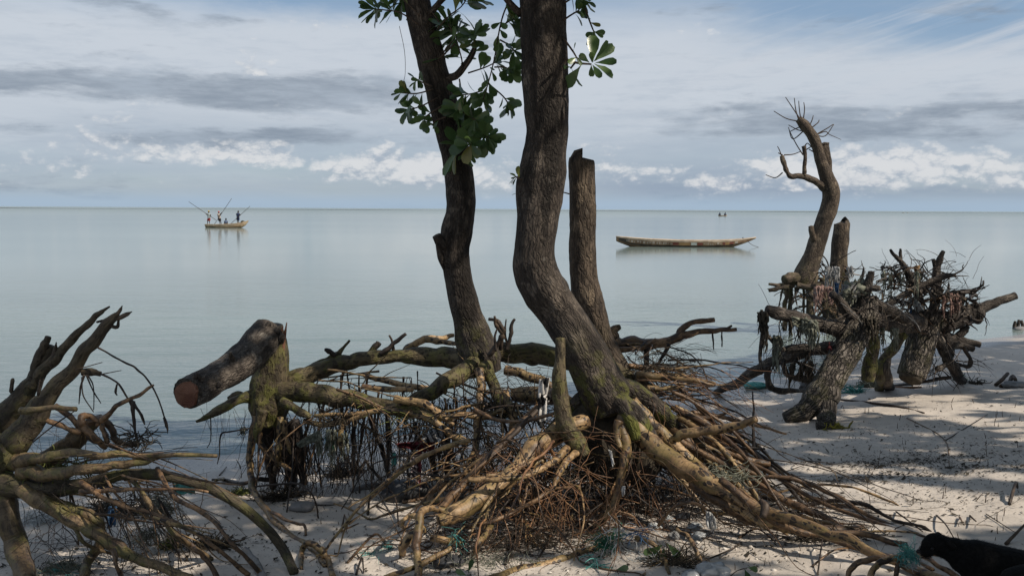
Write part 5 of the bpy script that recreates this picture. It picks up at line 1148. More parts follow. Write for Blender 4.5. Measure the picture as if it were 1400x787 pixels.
def person(label, Y, J, shirt, shorts, cap=None, sit=False, group='people in the far fishing boat'):
    """J: joints in photo pixels: head, neck, pelvis, kneeL, footL, kneeR, footR, elbowL, handL, elbowR, handR"""
    mp = Y / FPX
    P = {k: U(v[0], v[1], Y + (v[2] if len(v) > 2 else 0)) for k, v in J.items()}
    t = thing('person', label, 'person', P['footL'] * np.array([1, 1, 1]) if not sit else P['pelvis'], group)
    nodes = []; E_ = []
    def nd(p, r): nodes.append((np.asarray(p, float), r)); return len(nodes) - 1
    pel = nd(P['pelvis'], (.14, .11)); mid = nd(P['pelvis'] * .5 + P['neck'] * .5, (.135, .10)); ch = nd(P['pelvis'] * .2 + P['neck'] * .8, (.16, .11)); nk = nd(P['neck'] + [0, 0, .04], .055)
    h1 = nd(P['head'] - [0, 0, .05], (.075, .085)); h2 = nd(P['head'] + [0, 0, .06], (.075, .09)); E_ += [(pel, mid), (mid, ch), (ch, nk), (nk, h1), (h1, h2)]
    for s in 'LR':
        sd = -1 if s == 'L' else 1
        hip = nd(P['pelvis'] + [.085 * sd, 0, -.06], .085); kn = nd(P['knee' + s], .055); ft = nd(P['foot' + s] + [0, 0, .06], .038); to = nd(P['foot' + s] + [0.03 * sd, -.13, .03], .03)
        E_ += [(pel, hip), (hip, kn), (kn, ft), (ft, to)]
        shd = nd(P['neck'] + [.165 * sd, 0, -.06], .058); el_ = nd(P['elbow' + s], .042); wr = nd(P['hand' + s] + (P['elbow' + s] - P['hand' + s]) * .25, .028); pm = nd(P['hand' + s], (.035, .022))
        E_ += [(ch, shd), (shd, el_), (el_, wr), (wr, pm)]
        dr = P['hand' + s] - P['elbow' + s]; dr /= np.linalg.norm(dr) + 1e-6
        for q in range(5):
            f1 = nd(P['hand' + s] + dr * .05 + np.array([.0, -.035, (q - 2) * .018]), .009); f2 = nd(P['hand' + s] + dr * (.075 + .008 * (2 - abs(q - 2))) + np.array([0, -.015, (q - 2) * .02]), .008)
            E_ += [(pm, f1), (f1, f2)]
    skin_body('body', 'skin_dark', t, nodes, E_, 0, 1)
    hd = P['head']
    MB().tube([hd + [0, -.085, .02], hd + [0, -.115, -.01], hd + [0, -.09, -.02]], [.008, .014, .008], 6, 0, ns=2).build('nose', 'skin_dark', t)
    for s in (-1, 1):
        MB().tube([hd + [.032 * s, -.088, .035], hd + [.032 * s, -.098, .035]], [.013, .008], 6, 0, ns=2).build('eye', 'hair_black', t)
        MB().tube([hd + [.075 * s, 0, .03], hd + [.088 * s, 0, 0], hd + [.078 * s, 0, -.03]], [.012, .02, .01], 6, 0, ns=2).build('ear', 'skin_dark', t)
    MB().tube([hd + [0, -.075, -.045], hd + [0, -.085, -.05]], [.022, .015], 6, 0, ns=2).build('mouth', 'hair_black', t)
    MB().tube([hd + [0, .01, .05], hd + [0, .01, .10], hd + [0, .01, .145]], [.097, .092, .04], 12, .03, ns=3).build('cap' if cap else 'hair', cap or 'hair_black', t)
    mb = MB(); pv, nk_ = P['pelvis'], P['neck']
    mb.tube([pv + [0, 0, -.02], pv * .6 + nk_ * .4, pv * .25 + nk_ * .75, nk_ + [0, 0, -.01], nk_ + [0, 0, .03]], [.17, .165, .185, .15, .07], 14, .05, ns=3)
    for s, sd in (('L', -1), ('R', 1)):
        a = nk_ + [.15 * sd, 0, -.06]; mb.tube([a, a * .45 + P['elbow' + s] * .55], [.078, .066], 10, .04, ns=3)
    mb.build('shirt', shirt, t)
    mb = MB(); mb.tube([pv + [0, 0, .06], pv + [0, 0, -.1]], [.168, .165], 12, .04, ns=3)
    for s, sd in (('L', -1), ('R', 1)):
        a = pv + [.08 * sd, 0, -.05]; mb.tube([a, P['knee' + s] + (a - P['knee' + s]) * .12], [.105, .10], 10, .05, ns=3)
    mb.build('shorts', shorts, t)
    return t
PG = 'people in the far fishing boat'
person('standing person in yellow cap, grey shirt and red shorts gripping a raised pole', YP, dict(head=(285.4, 289.6), neck=(285.3, 291.6), pelvis=(285.8, 298.4), kneeL=(283.8, 302.2), footL=(283.6, 306.8), kneeR=(286.2, 302.2), footR=(286.2, 306.8), elbowL=(282.8, 293.8, -.2), handL=(281.4, 292.0, -.3), elbowR=(288.0, 294.3, -.1), handR=(288.3, 296.3, -.3)), 'shirt_grey', 'shorts_red', 'cap_yellow')
person('standing person in red cap, pale shirt and black shorts gripping a tall pole', YP, dict(head=(299.0, 290.3), neck=(299.2, 292.0), pelvis=(299.9, 298.6), kneeL=(300.2, 302.3), footL=(301.0, 306.8), kneeR=(301.6, 302.0), footR=(302.6, 306.6), elbowL=(298.4, 295.0, -.2), handL=(299.6, 296.8, -.3), elbowR=(301.6, 292.4, -.2), handR=(303.0, 290.8, -.3)), 'shirt_beige', 'shorts_black', 'cap_red')
person('person in blue shirt sitting low in the middle of the fishing boat', YP, dict(head=(308.9, 300.0), neck=(308.9, 301.6), pelvis=(308.9, 306.6), kneeL=(307.2, 304.9, -.35), footL=(307.0, 308.2, -.40), kneeR=(310.6, 304.9, -.35), footR=(310.8, 308.2, -.40), elbowL=(306.8, 304.2, -.1), handL=(307.2, 305.2, -.38), elbowR=(311.0, 304.2, -.1), handR=(310.6, 305.2, -.38)), 'shirt_blue', 'shorts_black', None, True)
person('standing person in navy shirt and shorts leaning on a pole near the bow', YP, dict(head=(325.7, 289.6), neck=(325.4, 291.5), pelvis=(325.4, 297.6), kneeL=(324.6, 301.3), footL=(324.6, 305.6), kneeR=(326.2, 301.3), footR=(326.3, 305.5), elbowL=(323.6, 294.4, .1), handL=(324.6, 297.4, -.3), elbowR=(327.4, 294.4, -.2), handR=(328.4, 293.4, -.3)), 'shirt_navy', 'shirt_navy', None)
for (a, b, lb) in [((258, 275.7), (295.4, 300.9), 'long thin pole held slanting left by the person in the yellow cap'), ((316.6, 271.4), (293.2, 306.3), 'long thin pole held upright by the person in the red cap'), ((341.8, 281.8), (315.7, 305.7), 'long thin pole held by the navy dressed person near the bow')]:
    P, R = pts([(a[0], a[1], YP - .35, .28), (b[0], b[1], YP - .35, .34)])
    tag(MB().tube(P, R, 5, 0, ns=4).build('pole', 'twig_dark', base=P[1]), lb, 'pole', 'poles of the fishing boat')
tag(MB().tube(*pts([(329.5, 303.8, YP, 1.3), (331.5, 302.6, YP, 1.7), (334, 303.0, YP, 1.2)]), sides=10, amp=.3, lumpy=.2, ns=3).build('net_bundle', 'weed_dark', base=U(331, 303, YP)), 'dark net bundle lying in the bow of the fishing boat', 'net')
YQ = 360.0
def far_boat(label, px0, px1, Y, wl, heads):
    t = thing('distant_boat', label, 'boat', U((px0 + px1) / 2, wl, Y) * np.array([1, 1, 0]), 'boats near the horizon')
    m_ = Y / FPX; w_ = (px1 - px0)
    st = [(px0, .45, .1, .1), (px0 + w_ * .2, .35, -.1, .4), (px0 + w_ * .8, .35, -.1, .4), (px1, .55, .3, .05)]
    loft_boat(st, Y, None, 'boat_rim', 'boat_wood', t)
    return t
far_boat('tiny pale boat with two dark figures near the horizon', 982, 994, YQ, 295.5, [])
for (x, y, h_, lb) in [(984, 292.6, 1.9, 'dark figure seated at the left end of the tiny horizon boat'), (991.4, 291.2, 2.1, 'dark figure seated at the right end of the tiny horizon boat')]:
    tt_ = thing('person', lb, 'person', U(x, 295, YQ) * np.array([1, 1, 0]) + np.array([0, 0, .2]), 'people in the tiny horizon boat')
    P, R = pts([(x, 295.2, YQ, 1.0), (x, 293.6, YQ, 1.15), (x + .1, 292.3, YQ, 1.1), (x + .2, 291.6, YQ, .4)]); MB().tube(P, R, 10, .08, ns=3).build('body', 'shirt_navy', tt_)
    P, R = pts([(x + .2, 291.5, YQ, .5), (x + .2, 290.8, YQ, .62), (x + .2, 290.2, YQ, .4)]); MB().tube(P, R, 8, .05, ns=3).build('head', 'skin_dark', tt_)
    for s in (-1, 1):
        P, R = pts([(x + s * .9, 292.3, YQ, .34), (x + s * 1.5, 293.2, YQ, .3), (x + s * 1.2, 294, YQ - .4, .25)]); MB().tube(P, R, 6, .05, ns=2).build('arm', 'skin_dark', tt_)
far_boat('faint tiny hull on the horizon, left of a pair, seen at right', 1233, 1236.5, 1150, 291, [])
far_boat('faint tiny hull on the horizon, right of a pair, seen at right', 1239, 1242, 1180, 291, [])

# ------------------------------------------------------------------ dogs
def dog(label, Y, spine, shoulder, rump, ear=None, eye=None, nose=None):
    P, R = pts([(x, y, Y, r) for x, y, r in spine])
    b = P[-2].copy(); b[2] = sz1(b[0], b[1])
    t = thing('dog', label, 'dog', b, 'black dogs on the beach')
    mb = MB(); mb.tube(P, R, 20, .03, ns=6, lumpy=.04, seed=nseed())
    mp = Y / FPX; strands = [(P, R)]
    for (px, py), front in ((shoulder, True), (rump, False)):
        for side in (-1, 1):
            p = U(px, py, Y) + np.array([0, side * .055, 0]); g = sz1(p[0], p[1]); h_ = p[2] - g
            if front: q = [(.01, 0, .052), (.018, -.35 * h_, .040), (.020, -.55 * h_, .027), (.006, -.84 * h_, .020), (.0, -h_ + .022, .022), (-.03, -h_ + .016, .020), (-.05, -h_ + .014, .013)]
            else: q = [(.0, .0, .075), (-.035, -.30 * h_, .058), (-.03, -.48 * h_, .036), (.045, -.68 * h_, .023), (.040, -h_ + .024, .021), (.01, -h_ + .016, .021), (-.02, -h_ + .014, .014)]
            Q = np.array([p + [dx, 0, dz] for dx, dz, r in q]); mb.tube(Q, [r for _, _, r in q], 12, .02, ns=4)
    rp_ = U(rump[0], rump[1], Y)
    mb.tube([rp_ + [.05, 0, .03], rp_ + [.15, 0, .04], rp_ + [.20, 0, -.03], rp_ + [.21, 0, -.11]], [.03, .021, .016, .007], 8, .02, ns=4)
    if ear is not None:
        for side in (-1, 1):   # brow and cheek swell into the skull
            mb.tube([U(eye[0] + 3, eye[1] + 3, Y) + [0, side * .028, 0], U(eye[0] - 5, eye[1] + 8, Y) + [0, side * .016, 0]], [.024, .017], 10, .02, ns=3)
    body = mb.build('body', 'fur_black', t)
    rm = body.modifiers.new('fuse', 'REMESH'); rm.mode = 'VOXEL'; rm.voxel_size = .0065; rm.use_smooth_shade = True
    sm_ = body.modifiers.new('soft', 'SMOOTH'); sm_.factor = .5; sm_.iterations = 5
    if ear is not None:
        for side in (-1, 1):
            e0 = U(ear[0], ear[1], Y) + [0, side * .042, 0]
            V = []; prof = [(0, 0, .012), (.014, .010, .022), (.030, .018, .025), (.046, .020, .020), (.060, .018, .006)]
            for (l, o_, w_) in prof:
                c0 = e0 + [l * .75, side * o_, -l * .35]
                V += [c0 + [-w_ * .35, 0, w_], c0 + [0, side * .006, 0], c0 + [w_ * .35, 0, -w_]]
            em = MB(); em.addv(V); em.f = [(k * 3 + a_, k * 3 + a_ + 1, k * 3 + a_ + 4, k * 3 + a_ + 3) for k in range(4) for a_ in (0, 1)]
            solid(em.build('ear', 'fur_black', t), .007)
            e = U(eye[0], eye[1], Y) + [0, side * .045, 0]
            if side < 0: MB().tube([e + [0, .006, 0], e + [-.002, -.004, 0]], [.009, .007], 12, 0, ns=3).build('eye', 'nose_black', t)
            else: MB().tube([e + [0, -.006, 0], e + [-.002, .004, 0]], [.009, .007], 12, 0, ns=3).build('eye', 'nose_black', t)
        n_ = U(nose[0], nose[1], Y); MB().tube([n_ + [.012, -.012, .0], n_ + [0, 0, .002], n_ + [.012, .012, 0]], [.007, .012, .007], 10, .05, ns=3).build('nose', 'nose_black', t)
        MB().tube([U(nose[0] + 2, nose[1] + 6, Y) + [0, -.018, 0], U(nose[0] + 9, nose[1] + 6.5, Y) + [0, -.028, 0], U(nose[0] + 15, nose[1] + 4, Y) + [0, -.034, 0]], [.002, .003, .001], 6, 0, ns=3).build('mouth', 'nose_black', t)
    fm = MB(); rr = random.Random(5); V = []; Fq = []
    Q, S = spline(P, R, 8); T = np.gradient(Q, axis=0)
    for _ in range(9000):
        k = rr.randrange(len(Q)); ax = T[k] / (np.linalg.norm(T[k]) + 1e-6); d = np.array([rr.gauss(0, 1) for _q in range(3)]); d -= ax * d.dot(ax); d /= np.linalg.norm(d) + 1e-6
        p0 = Q[k] + ax * rr.uniform(-.01, .01) + d * S[k] * .965; L_ = rr.uniform(.007, .014)
        tip = p0 + d * L_ * .7 + ax * L_ * .9 + np.array([rr.gauss(0, .002) for _q in range(3)]); sd = np.cross(d, ax)
        i = len(V); V += [p0 - sd * .0011, p0 + sd * .0011, tip]; Fq.append((i, i + 1, i + 2))
    fm.addv(V); fm.f = Fq; tag(fm.build('fur', 'fur_black', t, smooth=False), kind='stuff')
    return t
def solid(o, th):
    s_ = o.modifiers.new('thick', 'SOLIDIFY'); s_.thickness = th; s_.offset = 0
    return o
dog('young black dog sniffing at the turquoise net, head lowered to the left', 4.6, [(1259.5, 754.5, 6), (1263, 753.5, 8.2), (1268, 751.5, 9.6), (1272, 746.5, 13.2), (1278, 743.5, 15.6), (1285, 744.5, 15), (1294, 748.5, 15.5), (1305, 752.5, 18.5), (1317, 759, 24.5), (1331, 764.5, 29.5), (1350, 770, 30.5), (1372, 776, 31.5), (1395, 780, 30), (1412, 784, 31), (1430, 788, 26)], (1328, 775), (1416, 790), (1287, 736), (1269.5, 745), (1255.5, 753.5))
dog('second black dog nearer the camera, only its rounded back in view', 4.15, [(1556, 770, 7), (1548, 768, 10), (1540, 760, 15), (1530, 762, 16), (1515, 772, 20), (1498, 786, 27), (1478, 797, 32), (1450, 800, 32), (1425, 802, 32), (1405, 803, 33), (1388, 806, 31), (1370, 812, 18)], (1482, 805), (1394, 812), (1528, 752), (1545, 760), (1560, 769))
# ------------------------------------------------------------------ rags, nets and rubbish
def solid(o, th):
    s = o.modifiers.new('thick', 'SOLIDIFY'); s.thickness = th; s.offset = 0
    return o
def drape(name, label, cat, mat, top, bottom, Y, wav=.03, n=(14, 12), fr=9.0, ragged=.25, th=.003, dY=0.0, group=None):
    """cloth from a top edge (px points) to a bottom edge (px points), folded in depth"""
    nu, nv = n; rr = random.Random(hash(label) % 1000 if False else len(label) * 7 + len(mat))
    T = np.array(top, float); Bm = np.array(bottom, float)
    def along(A, t):
        s_ = np.linspace(0, 1, len(A)); return np.array([np.interp(t, s_, A[:, 0]), np.interp(t, s_, A[:, 1])])
    V = []; A = []; sd = rr.uniform(0, 90)
    for i in range(nu + 1):
        t = i / nu; rg_ = 1 - ragged * rr.random()
        for j in range(nv + 1):
            v_ = j / nv * rg_; q = along(T, t) * (1 - v_) + along(Bm, t) * v_
            w_ = vnoise(np.array([t * fr, v_ * fr * .35, sd])) * wav + vnoise(np.array([t * fr * 2.3, v_ * fr * 1.2, sd + 9])) * wav * .5
            p = U(q[0], q[1], Y + w_ + dY * v_); V.append(p); A.append((t * np.linalg.norm(T[-1] - T[0]) * Y / FPX, v_ * np.linalg.norm(Bm[0] - T[0]) * Y / FPX, 0))
    mb = MB(); mb.addv(V, A)
    for i in range(nu):
        for j in range(nv):
            a = i * (nv + 1) + j; mb.f.append((a, a + 1, a + nv + 2, a + nv + 1))
    b = np.array(V).mean(0)
    o = mb.build(name, mat, base=b); solid(o, th)
    return tag(o, label, cat, group)
def tangle(name, label, cat, mat, px, py, Y, sx, sy, sz_, n, L, r, wig=.7, group=None, seed=1, sides=4, droop=.02):
    rr = random.Random(seed); c = G(px, py) if Y == 0 else U(px, py, Y); mp = c[1] / FPX; mb = MB()
    soft = name in ('net', 'teal_net', 'green_net', 'rope')
    for _ in range(int(n * (1.9 if soft else 1.0))):
        p = c + np.array([rr.gauss(0, .38 if soft else .45) * sx * mp, rr.gauss(0, .45) * sz_, rr.gauss(0, .38 if soft else .45) * sy * mp])
        g = sz1(p[0], p[1]); p[2] = max(p[2], g + r)
        d = [rr.gauss(0, 1), rr.gauss(0, .6), rr.gauss(0, .5)]
        r_ = r * rr.choice([.35, .5, .6, 1.2]) if soft else r * rr.uniform(.6, 1.4)
        P, R = walk(p, d, L * rr.uniform(.4, 1.2), r_, r_ * .8, droop + (.05 if soft else 0), wig * (2.2 if soft and name != 'rope' else 1.3), L / (12 if soft else 8), True, rr)
        mb.tube(P, R, sides, 0, ns=2, cap=False)
    o = tag(mb.build(name, mat, base=c), label, cat, group)
    if name == 'straw': o['kind'] = 'stuff'
    return o
def hang(name, label, cat, mat, x0, x1, ytop, ybot, Y, n, wpx=2.0, seed=1, dep=.15, group=None, sway=.3):
    """matted strands hanging in uneven hanks"""
    rr = random.Random(seed); mb = MB(); nh = max(2, int((x1 - x0) / 7)); hk = [(rr.uniform(x0, x1), rr.uniform(.3, 1.05)) for _ in range(nh)]
    for _ in range(n):
        hx, hl = rr.choice(hk); x = hx + rr.gauss(0, 1.8); yt = (ytop if not callable(ytop) else ytop(x)) + rr.gauss(0, 1.5)
        yb = yt + (ybot - yt) * hl * rr.uniform(.4, 1.1); YY = Y + rr.uniform(-dep, dep) * .5; k = 6; xx = x; sp = []
        w_ = wpx * rr.choice([.35, .5, .7, 1.1])
        for i in range(k):
            t = i / (k - 1); xx += rr.gauss(0, sway) * wpx + (hx - xx) * .12
            sp.append((xx, yt + (yb - yt) * t, YY + rr.gauss(0, .012), max(.3, w_ * .5 * (1 - .65 * t) * rr.uniform(.5, 1.4))))
        P, R = pts(sp); mb.tube(P, R, 5, .4, freq=1.5, ns=3, lumpy=.4, seed=rr.uniform(0, 50))
    return tag(mb.build(name, mat, base=U((x0 + x1) / 2, ybot, Y)), label, cat, group)
def lump(name, label, cat, mat, px, py, Y, rx, ry, rz, crumple=.25, seed=0, group=None, yaw=0.0, fr=1.0):
    """crumpled rounded bundle resting with its base at the given pixel"""
    c = G(px, py) if Y == 0 else U(px, py, Y)
    n1, n2 = 26, 16; V = []; Fq = []
    for j in range(n2 + 1):
        th = math.pi * j / n2
        for i in range(n1):
            ph = 2 * math.pi * i / n1; d = np.array([math.sin(th) * math.cos(ph), math.sin(th) * math.sin(ph), math.cos(th)])
            k = 1 + crumple * (vnoise(d * 1.6 * fr + seed) + .5 * (1 - 2 * abs(vnoise(d * 3.1 * fr + seed + 7))))
            V.append(d * k * np.array([rx, ry, rz]))
    V = np.array(V); cy, sy_ = math.cos(yaw), math.sin(yaw); V = V @ np.array([[cy, sy_, 0], [-sy_, cy, 0], [0, 0, 1]])
    for j in range(n2):
        for i in range(n1):
            a = j * n1 + i; b = j * n1 + (i + 1) % n1; Fq.append((a, b, b + n1, a + n1))
    mb = MB(); mb.addv(V + c + np.array([0, 0, rz * .7])); mb.f = Fq
    return tag(mb.build(name, mat, base=c), label, cat, group)
drape('checked_cloth', 'torn checked cloth in red, black and white hanging among the dark roots', 'cloth', 'plaid', [(560, 618), (567, 616), (576, 614)], [(563, 654), (570, 662), (575, 668)], 6.9, .03, ragged=.1)
drape('red_rag', 'dark red rag bunched behind the hanging checked cloth', 'cloth', 'cloth_red', [(540, 606), (570, 603), (596, 598)], [(545, 612), (578, 618), (592, 622)], 6.95, .05)
drape('striped_cloth', 'grey striped cloth slung over a root above the checked cloth', 'cloth', 'stripe_grey', [(575, 600), (590, 588), (606, 580)], [(580, 606), (597, 603), (607, 596)], 6.85, .05, ragged=.1)
drape('pied_rag', 'shaggy black and white rag dangling from roots between the two leafy trunks', 'rag', 'pied_fur', [(738, 519), (744, 517), (750, 516)], [(736, 583), (741, 587), (744, 580)], 6.5, .03, n=(12, 22), fr=5, ragged=.12, th=.018)
hang('pied_rag_tail', 'narrow black and white tail of rag beside the shaggy pied rag', 'rag', 'pied_fur', 745, 750, 540, 566, 6.5, 6, 4.0, seed=4)
lump('bag', 'dark grey bundled bag lying half buried under the roots', 'bag', 'bag_dark', 556, 681, 0, .185, .13, .075, .22, 3)
lump('grey_driftwood', 'smooth grey driftwood slab lying flat on the sand left of the dark bag', 'driftwood', 'grey_wood', 413, 696, 0, .10, .07, .035, .15, 5)
lump('grey_driftwood', 'flatter pale driftwood plank touching the end of the smooth slab', 'driftwood', 'grey_wood', 455, 688, 0, .15, .07, .028, .2, 8)
limb_o = MB().tube(*pts([(480, 672, 0, 4), (500, 668, 0, 6), (525, 664, 0, 5)]), sides=10, amp=.2, lumpy=.2, ns=4).build('grey_driftwood', 'grey_wood', base=G(500, 668)); tag(limb_o, 'grey weathered branch lying behind the dark bag', 'driftwood')
hang('shredded_net', 'shredded grey net hanging like moss from the long root of the sawn stump', 'net', 'net_grey', 430, 472, lambda x: 588 + abs(x - 452) * .25, 648, 7.0, 60, 4.0, 11)
drape('net_scrap', 'pale torn net scrap draped on the root just left of the shredded net', 'net', 'net_grey', [(404, 606), (420, 596), (436, 588)], [(410, 612), (424, 608), (440, 604)], 6.95, .05)
hang('frayed_cloth', 'pale frayed cloth dangling from the left side of the sawn stump', 'cloth', 'net_grey', 326, 338, 586, 606, 7.35, 14, 4.0, 12)
drape('green_rag', 'dark green rag hidden inside the shredded net', 'rag', 'net_green', [(445, 596), (456, 594)], [(446, 616), (458, 620)], 7.05, .03, n=(6, 8))
drape('green_rag', 'small bright teal rag hanging among the thin dark roots', 'rag', 'net_teal', [(536, 618), (541, 618)], [(535, 638), (543, 636)], 7.1, .02, n=(6, 8))
tangle('green_net', 'green net tangle caught on roots at the foot of the thick trunk', 'net', 'net_green', 826, 739, 5.55, 14, 10, .05, 60, .12, .0022, seed=2)
tangle('teal_net', 'dark teal net scrap just right of the green net tangle', 'net', 'net_green', 845, 731, 5.6, 8, 6, .04, 34, .10, .0022, seed=3)
tangle('rope', 'frayed white rope strands trailing over the green net tangle', 'rope', 'net_white', 845, 724, 5.55, 26, 8, .06, 16, .22, .0022, .5, seed=4)
tangle('rope', 'faded blue rope strands lying right of the white strands', 'rope', 'net_blue', 873, 727, 5.55, 10, 6, .04, 18, .13, .0024, .5, seed=5)
tangle('rope', 'pale teal rope tail hanging down from the green net to the sand', 'rope', 'net_teal', 812, 768, 5.35, 5, 18, .03, 14, .13, .0026, .4, seed=6)
tangle('net', 'turquoise net ball snagged on the root tip before the sniffing dog', 'net', 'net_teal', 1243, 757, 4.85, 12, 14, .04, 80, .10, .0022, seed=7)
tangle('net', 'whitish net strands hanging below the turquoise net ball', 'net', 'net_white', 1248, 770, 4.85, 9, 10, .03, 26, .08, .0016, seed=8)
tangle('rope', 'thin teal rope lying on the sand left of the root heap', 'rope', 'net_teal', 510, 757, 0, 20, 3, .05, 12, .14, .0024, .5, seed=9)
tangle('net', 'small teal net knot at the sand end of the root heap', 'net', 'net_teal', 532, 748, 0, 5, 7, .03, 26, .07, .002, seed=10)
tangle('rope', 'pale blue rope caught on roots beside the speckled left root', 'rope', 'net_teal', 622, 733, 5.6, 8, 14, .03, 14, .13, .002, .4, seed=12)
drape('plastic_bag', 'crumpled pale plastic bag standing under the long speckled root', 'plastic bag', 'plastic_white', [(965, 698), (972, 700), (978, 708)], [(966, 722), (974, 730), (980, 726)], 5.75, .05, fr=6)
lump('plastic_bag', 'clear crumpled plastic bag lying on the sand at the bottom edge', 'plastic bag', 'plastic_clear', 975, 789, 0, .09, .07, .045, .3, 11, fr=1.6)
lump('plastic_bag', 'small clear plastic bag lying left of the larger clear bag', 'plastic bag', 'plastic_clear', 945, 792, 0, .05, .05, .03, .3, 13, fr=1.6)
drape('plastic_strip', 'white plastic strip hanging in the dark hollow below the thick trunk', 'plastic', 'plastic_white', [(832, 614), (836, 616)], [(838, 640), (841, 640)], 6.1, .02, n=(4, 10))
drape('plastic_strip', 'small white scrap hanging from the thin roots right of the hollow', 'plastic', 'plastic_white', [(849, 664), (855, 664)], [(851, 680), (854, 678)], 6.1, .02, n=(4, 8))
for i, (x, y) in enumerate([(912, 712), (935, 708), (950, 722), (895, 722), (925, 735), (955, 735)]):
    lump('rubbish_scrap', ['greyish plastic scrap half hidden below the speckled root', 'pale plastic scrap crushed under the roots', 'whitish plastic scrap on sand near the standing bag', 'grey rubbish scrap beside the blue rope', 'shiny rubbish scrap between the two curved root ends', 'pale rubbish scrap right of the curved root end'][i], 'rubbish', ['net_white', 'cloth_grey', 'plastic_clear'][i % 3], x, y, 0, .045, .04, .02, .4, 20 + i, fr=1.8)
tangle('weed_clump', 'dark seaweed and straw clump on the sand at the bottom edge', 'seaweed', 'weed_dark', 925, 768, 0, 36, 10, .10, 160, .14, .003, .5, seed=14)
tangle('weed_clump', 'dark weed wedged under the right end of the speckled root', 'seaweed', 'weed_dark', 1130, 735, 0, 60, 8, .08, 150, .14, .003, .5, seed=15)
tangle('weed_clump', 'tangled brown seaweed clump on sand below the arching left root', 'seaweed', 'weed_dark', 290, 748, 0, 30, 14, .08, 180, .14, .0035, .6, seed=16)
tangle('weed_clump', 'black seaweed mat on the sand under the fallen left tree', 'seaweed', 'weed_dark', 160, 700, 0, 70, 20, .25, 260, .18, .0035, .5, seed=17)
tangle('weed_clump', 'small black seaweed clump right of the sawn stump legs', 'seaweed', 'weed_dark', 468, 650, 0, 22, 18, .12, 130, .16, .004, .5, seed=18)
tangle('weed_clump', 'black weed heap on the sand beneath the sawn stump', 'seaweed', 'weed_dark', 385, 680, 0, 40, 12, .12, 150, .15, .0035, .5, seed=19)
tangle('moss_clump', 'yellow green moss clump on sand between the left roots', 'moss', 'weed_moss', 232, 748, 0, 10, 14, .05, 150, .06, .004, .7, seed=20)
tangle('moss_clump', 'green weed tuft at the foot of the stump leg', 'moss', 'weed_moss', 328, 674, 0, 18, 8, .08, 90, .07, .003, .7, seed=21)
drape('plastic_sheet', 'pale turquoise plastic sheet lying behind the arching left root', 'plastic', 'net_teal', [(236, 660), (252, 661), (268, 667)], [(238, 676), (252, 677), (266, 675)], 6.9, .02)
tangle('net', 'pale shredded net heap on sand behind the left tree leg', 'net', 'net_white', 55, 712, 0, 45, 18, .12, 120, .16, .003, .6, seed=22)
tangle('net', 'grey shredded net hanging under the fallen left tree', 'net', 'net_grey', 200, 730, 5.9, 16, 14, .08, 60, .12, .003, .5, seed=23)
tangle('net', 'greenish net scraps at the bottom left beside the tree leg', 'net', 'net_grey', 85, 778, 0, 40, 8, .10, 110, .13, .0025, .6, seed=24)
tangle('rope', 'thin teal rope lying among net scraps at the bottom left', 'rope', 'net_teal', 80, 783, 0, 24, 4, .05, 14, .12, .002, .5, seed=25)
drape('blue_rag', 'blue rag hanging in the shade below the fallen left tree', 'rag', 'net_blue', [(148, 692), (160, 690)], [(146, 726), (158, 724)], 5.9, .04, n=(8, 12))
drape('blue_rag', 'small faded blue rag on the arching left root', 'rag', 'net_blue', [(136, 662), (150, 660)], [(136, 672), (148, 672)], 5.9, .03, n=(6, 6))
tangle('net', 'mixed grey rubbish and net caught under the right end of the left tree', 'net', 'net_grey', 220, 690, 6.2, 20, 26, .12, 110, .16, .003, .5, seed=26)
for (x, y, Y, sx, sy, n_, mt_, lb) in [(690, 560, 7.0, 40, 12, 130, 'weed_dark', 'matted dead weed caught in the roots between the two leafy trunks'), (900, 505, 7.2, 40, 8, 90, 'weed_dark', 'matted twigs caught on the roots right of the thick trunk'),
    (800, 650, 6.4, 60, 22, 240, 'weed_dark', 'black weed matted under the hollow of the thick trunk'), (560, 560, 7.1, 50, 8, 110, 'weed_moss', 'mossy mat lying over the long crossing roots of the stump'),
    (1000, 650, 6.2, 30, 8, 80, 'net_grey', 'pale frayed net caught among the straight right hand roots'), (455, 575, 7.1, 30, 8, 70, 'weed_dark', 'brown weed draped on the long root of the sawn stump'), (90, 640, 5.8, 40, 14, 90, 'weed_moss', 'mossy mat on the fallen tree at the left edge'), (190, 600, 5.7, 12, 8, 50, 'weed_dark', 'dark weed knot hanging from the left root loop')]:
    tangle('weed_mat', lb, 'seaweed', mt_, x, y, Y, sx, sy, .16, n_, .16, .003, .8, seed=x)['kind'] = 'stuff'
# debris at the foot of the heap
tangle('straw', 'pale straw and shell debris spread on sand below the root heap', 'debris', 'net_grey', 660, 770, 0, 90, 12, .2, 150, .11, .0016, .5, seed=27)
tangle('straw', 'dark twig debris spread on sand under the middle of the heap', 'debris', 'weed_dark', 720, 740, 0, 110, 14, .25, 260, .2, .0022, .4, seed=28)
tangle('straw', 'whitish thread debris lying around the wilted green leaves', 'debris', 'net_white', 890, 762, 0, 50, 12, .15, 120, .10, .0012, .6, seed=29)
lump('black_rubber', 'black crumpled rubber scrap on the sand among the lower left roots', 'rubbish', 'bag_dark', 612, 773, 0, .085, .06, .035, .35, 31, fr=1.5)
lump('black_rubber', 'flat black rubber piece lying under the straight root end', 'rubbish', 'bag_dark', 600, 690, 0, .10, .06, .03, .3, 33, fr=1.5)
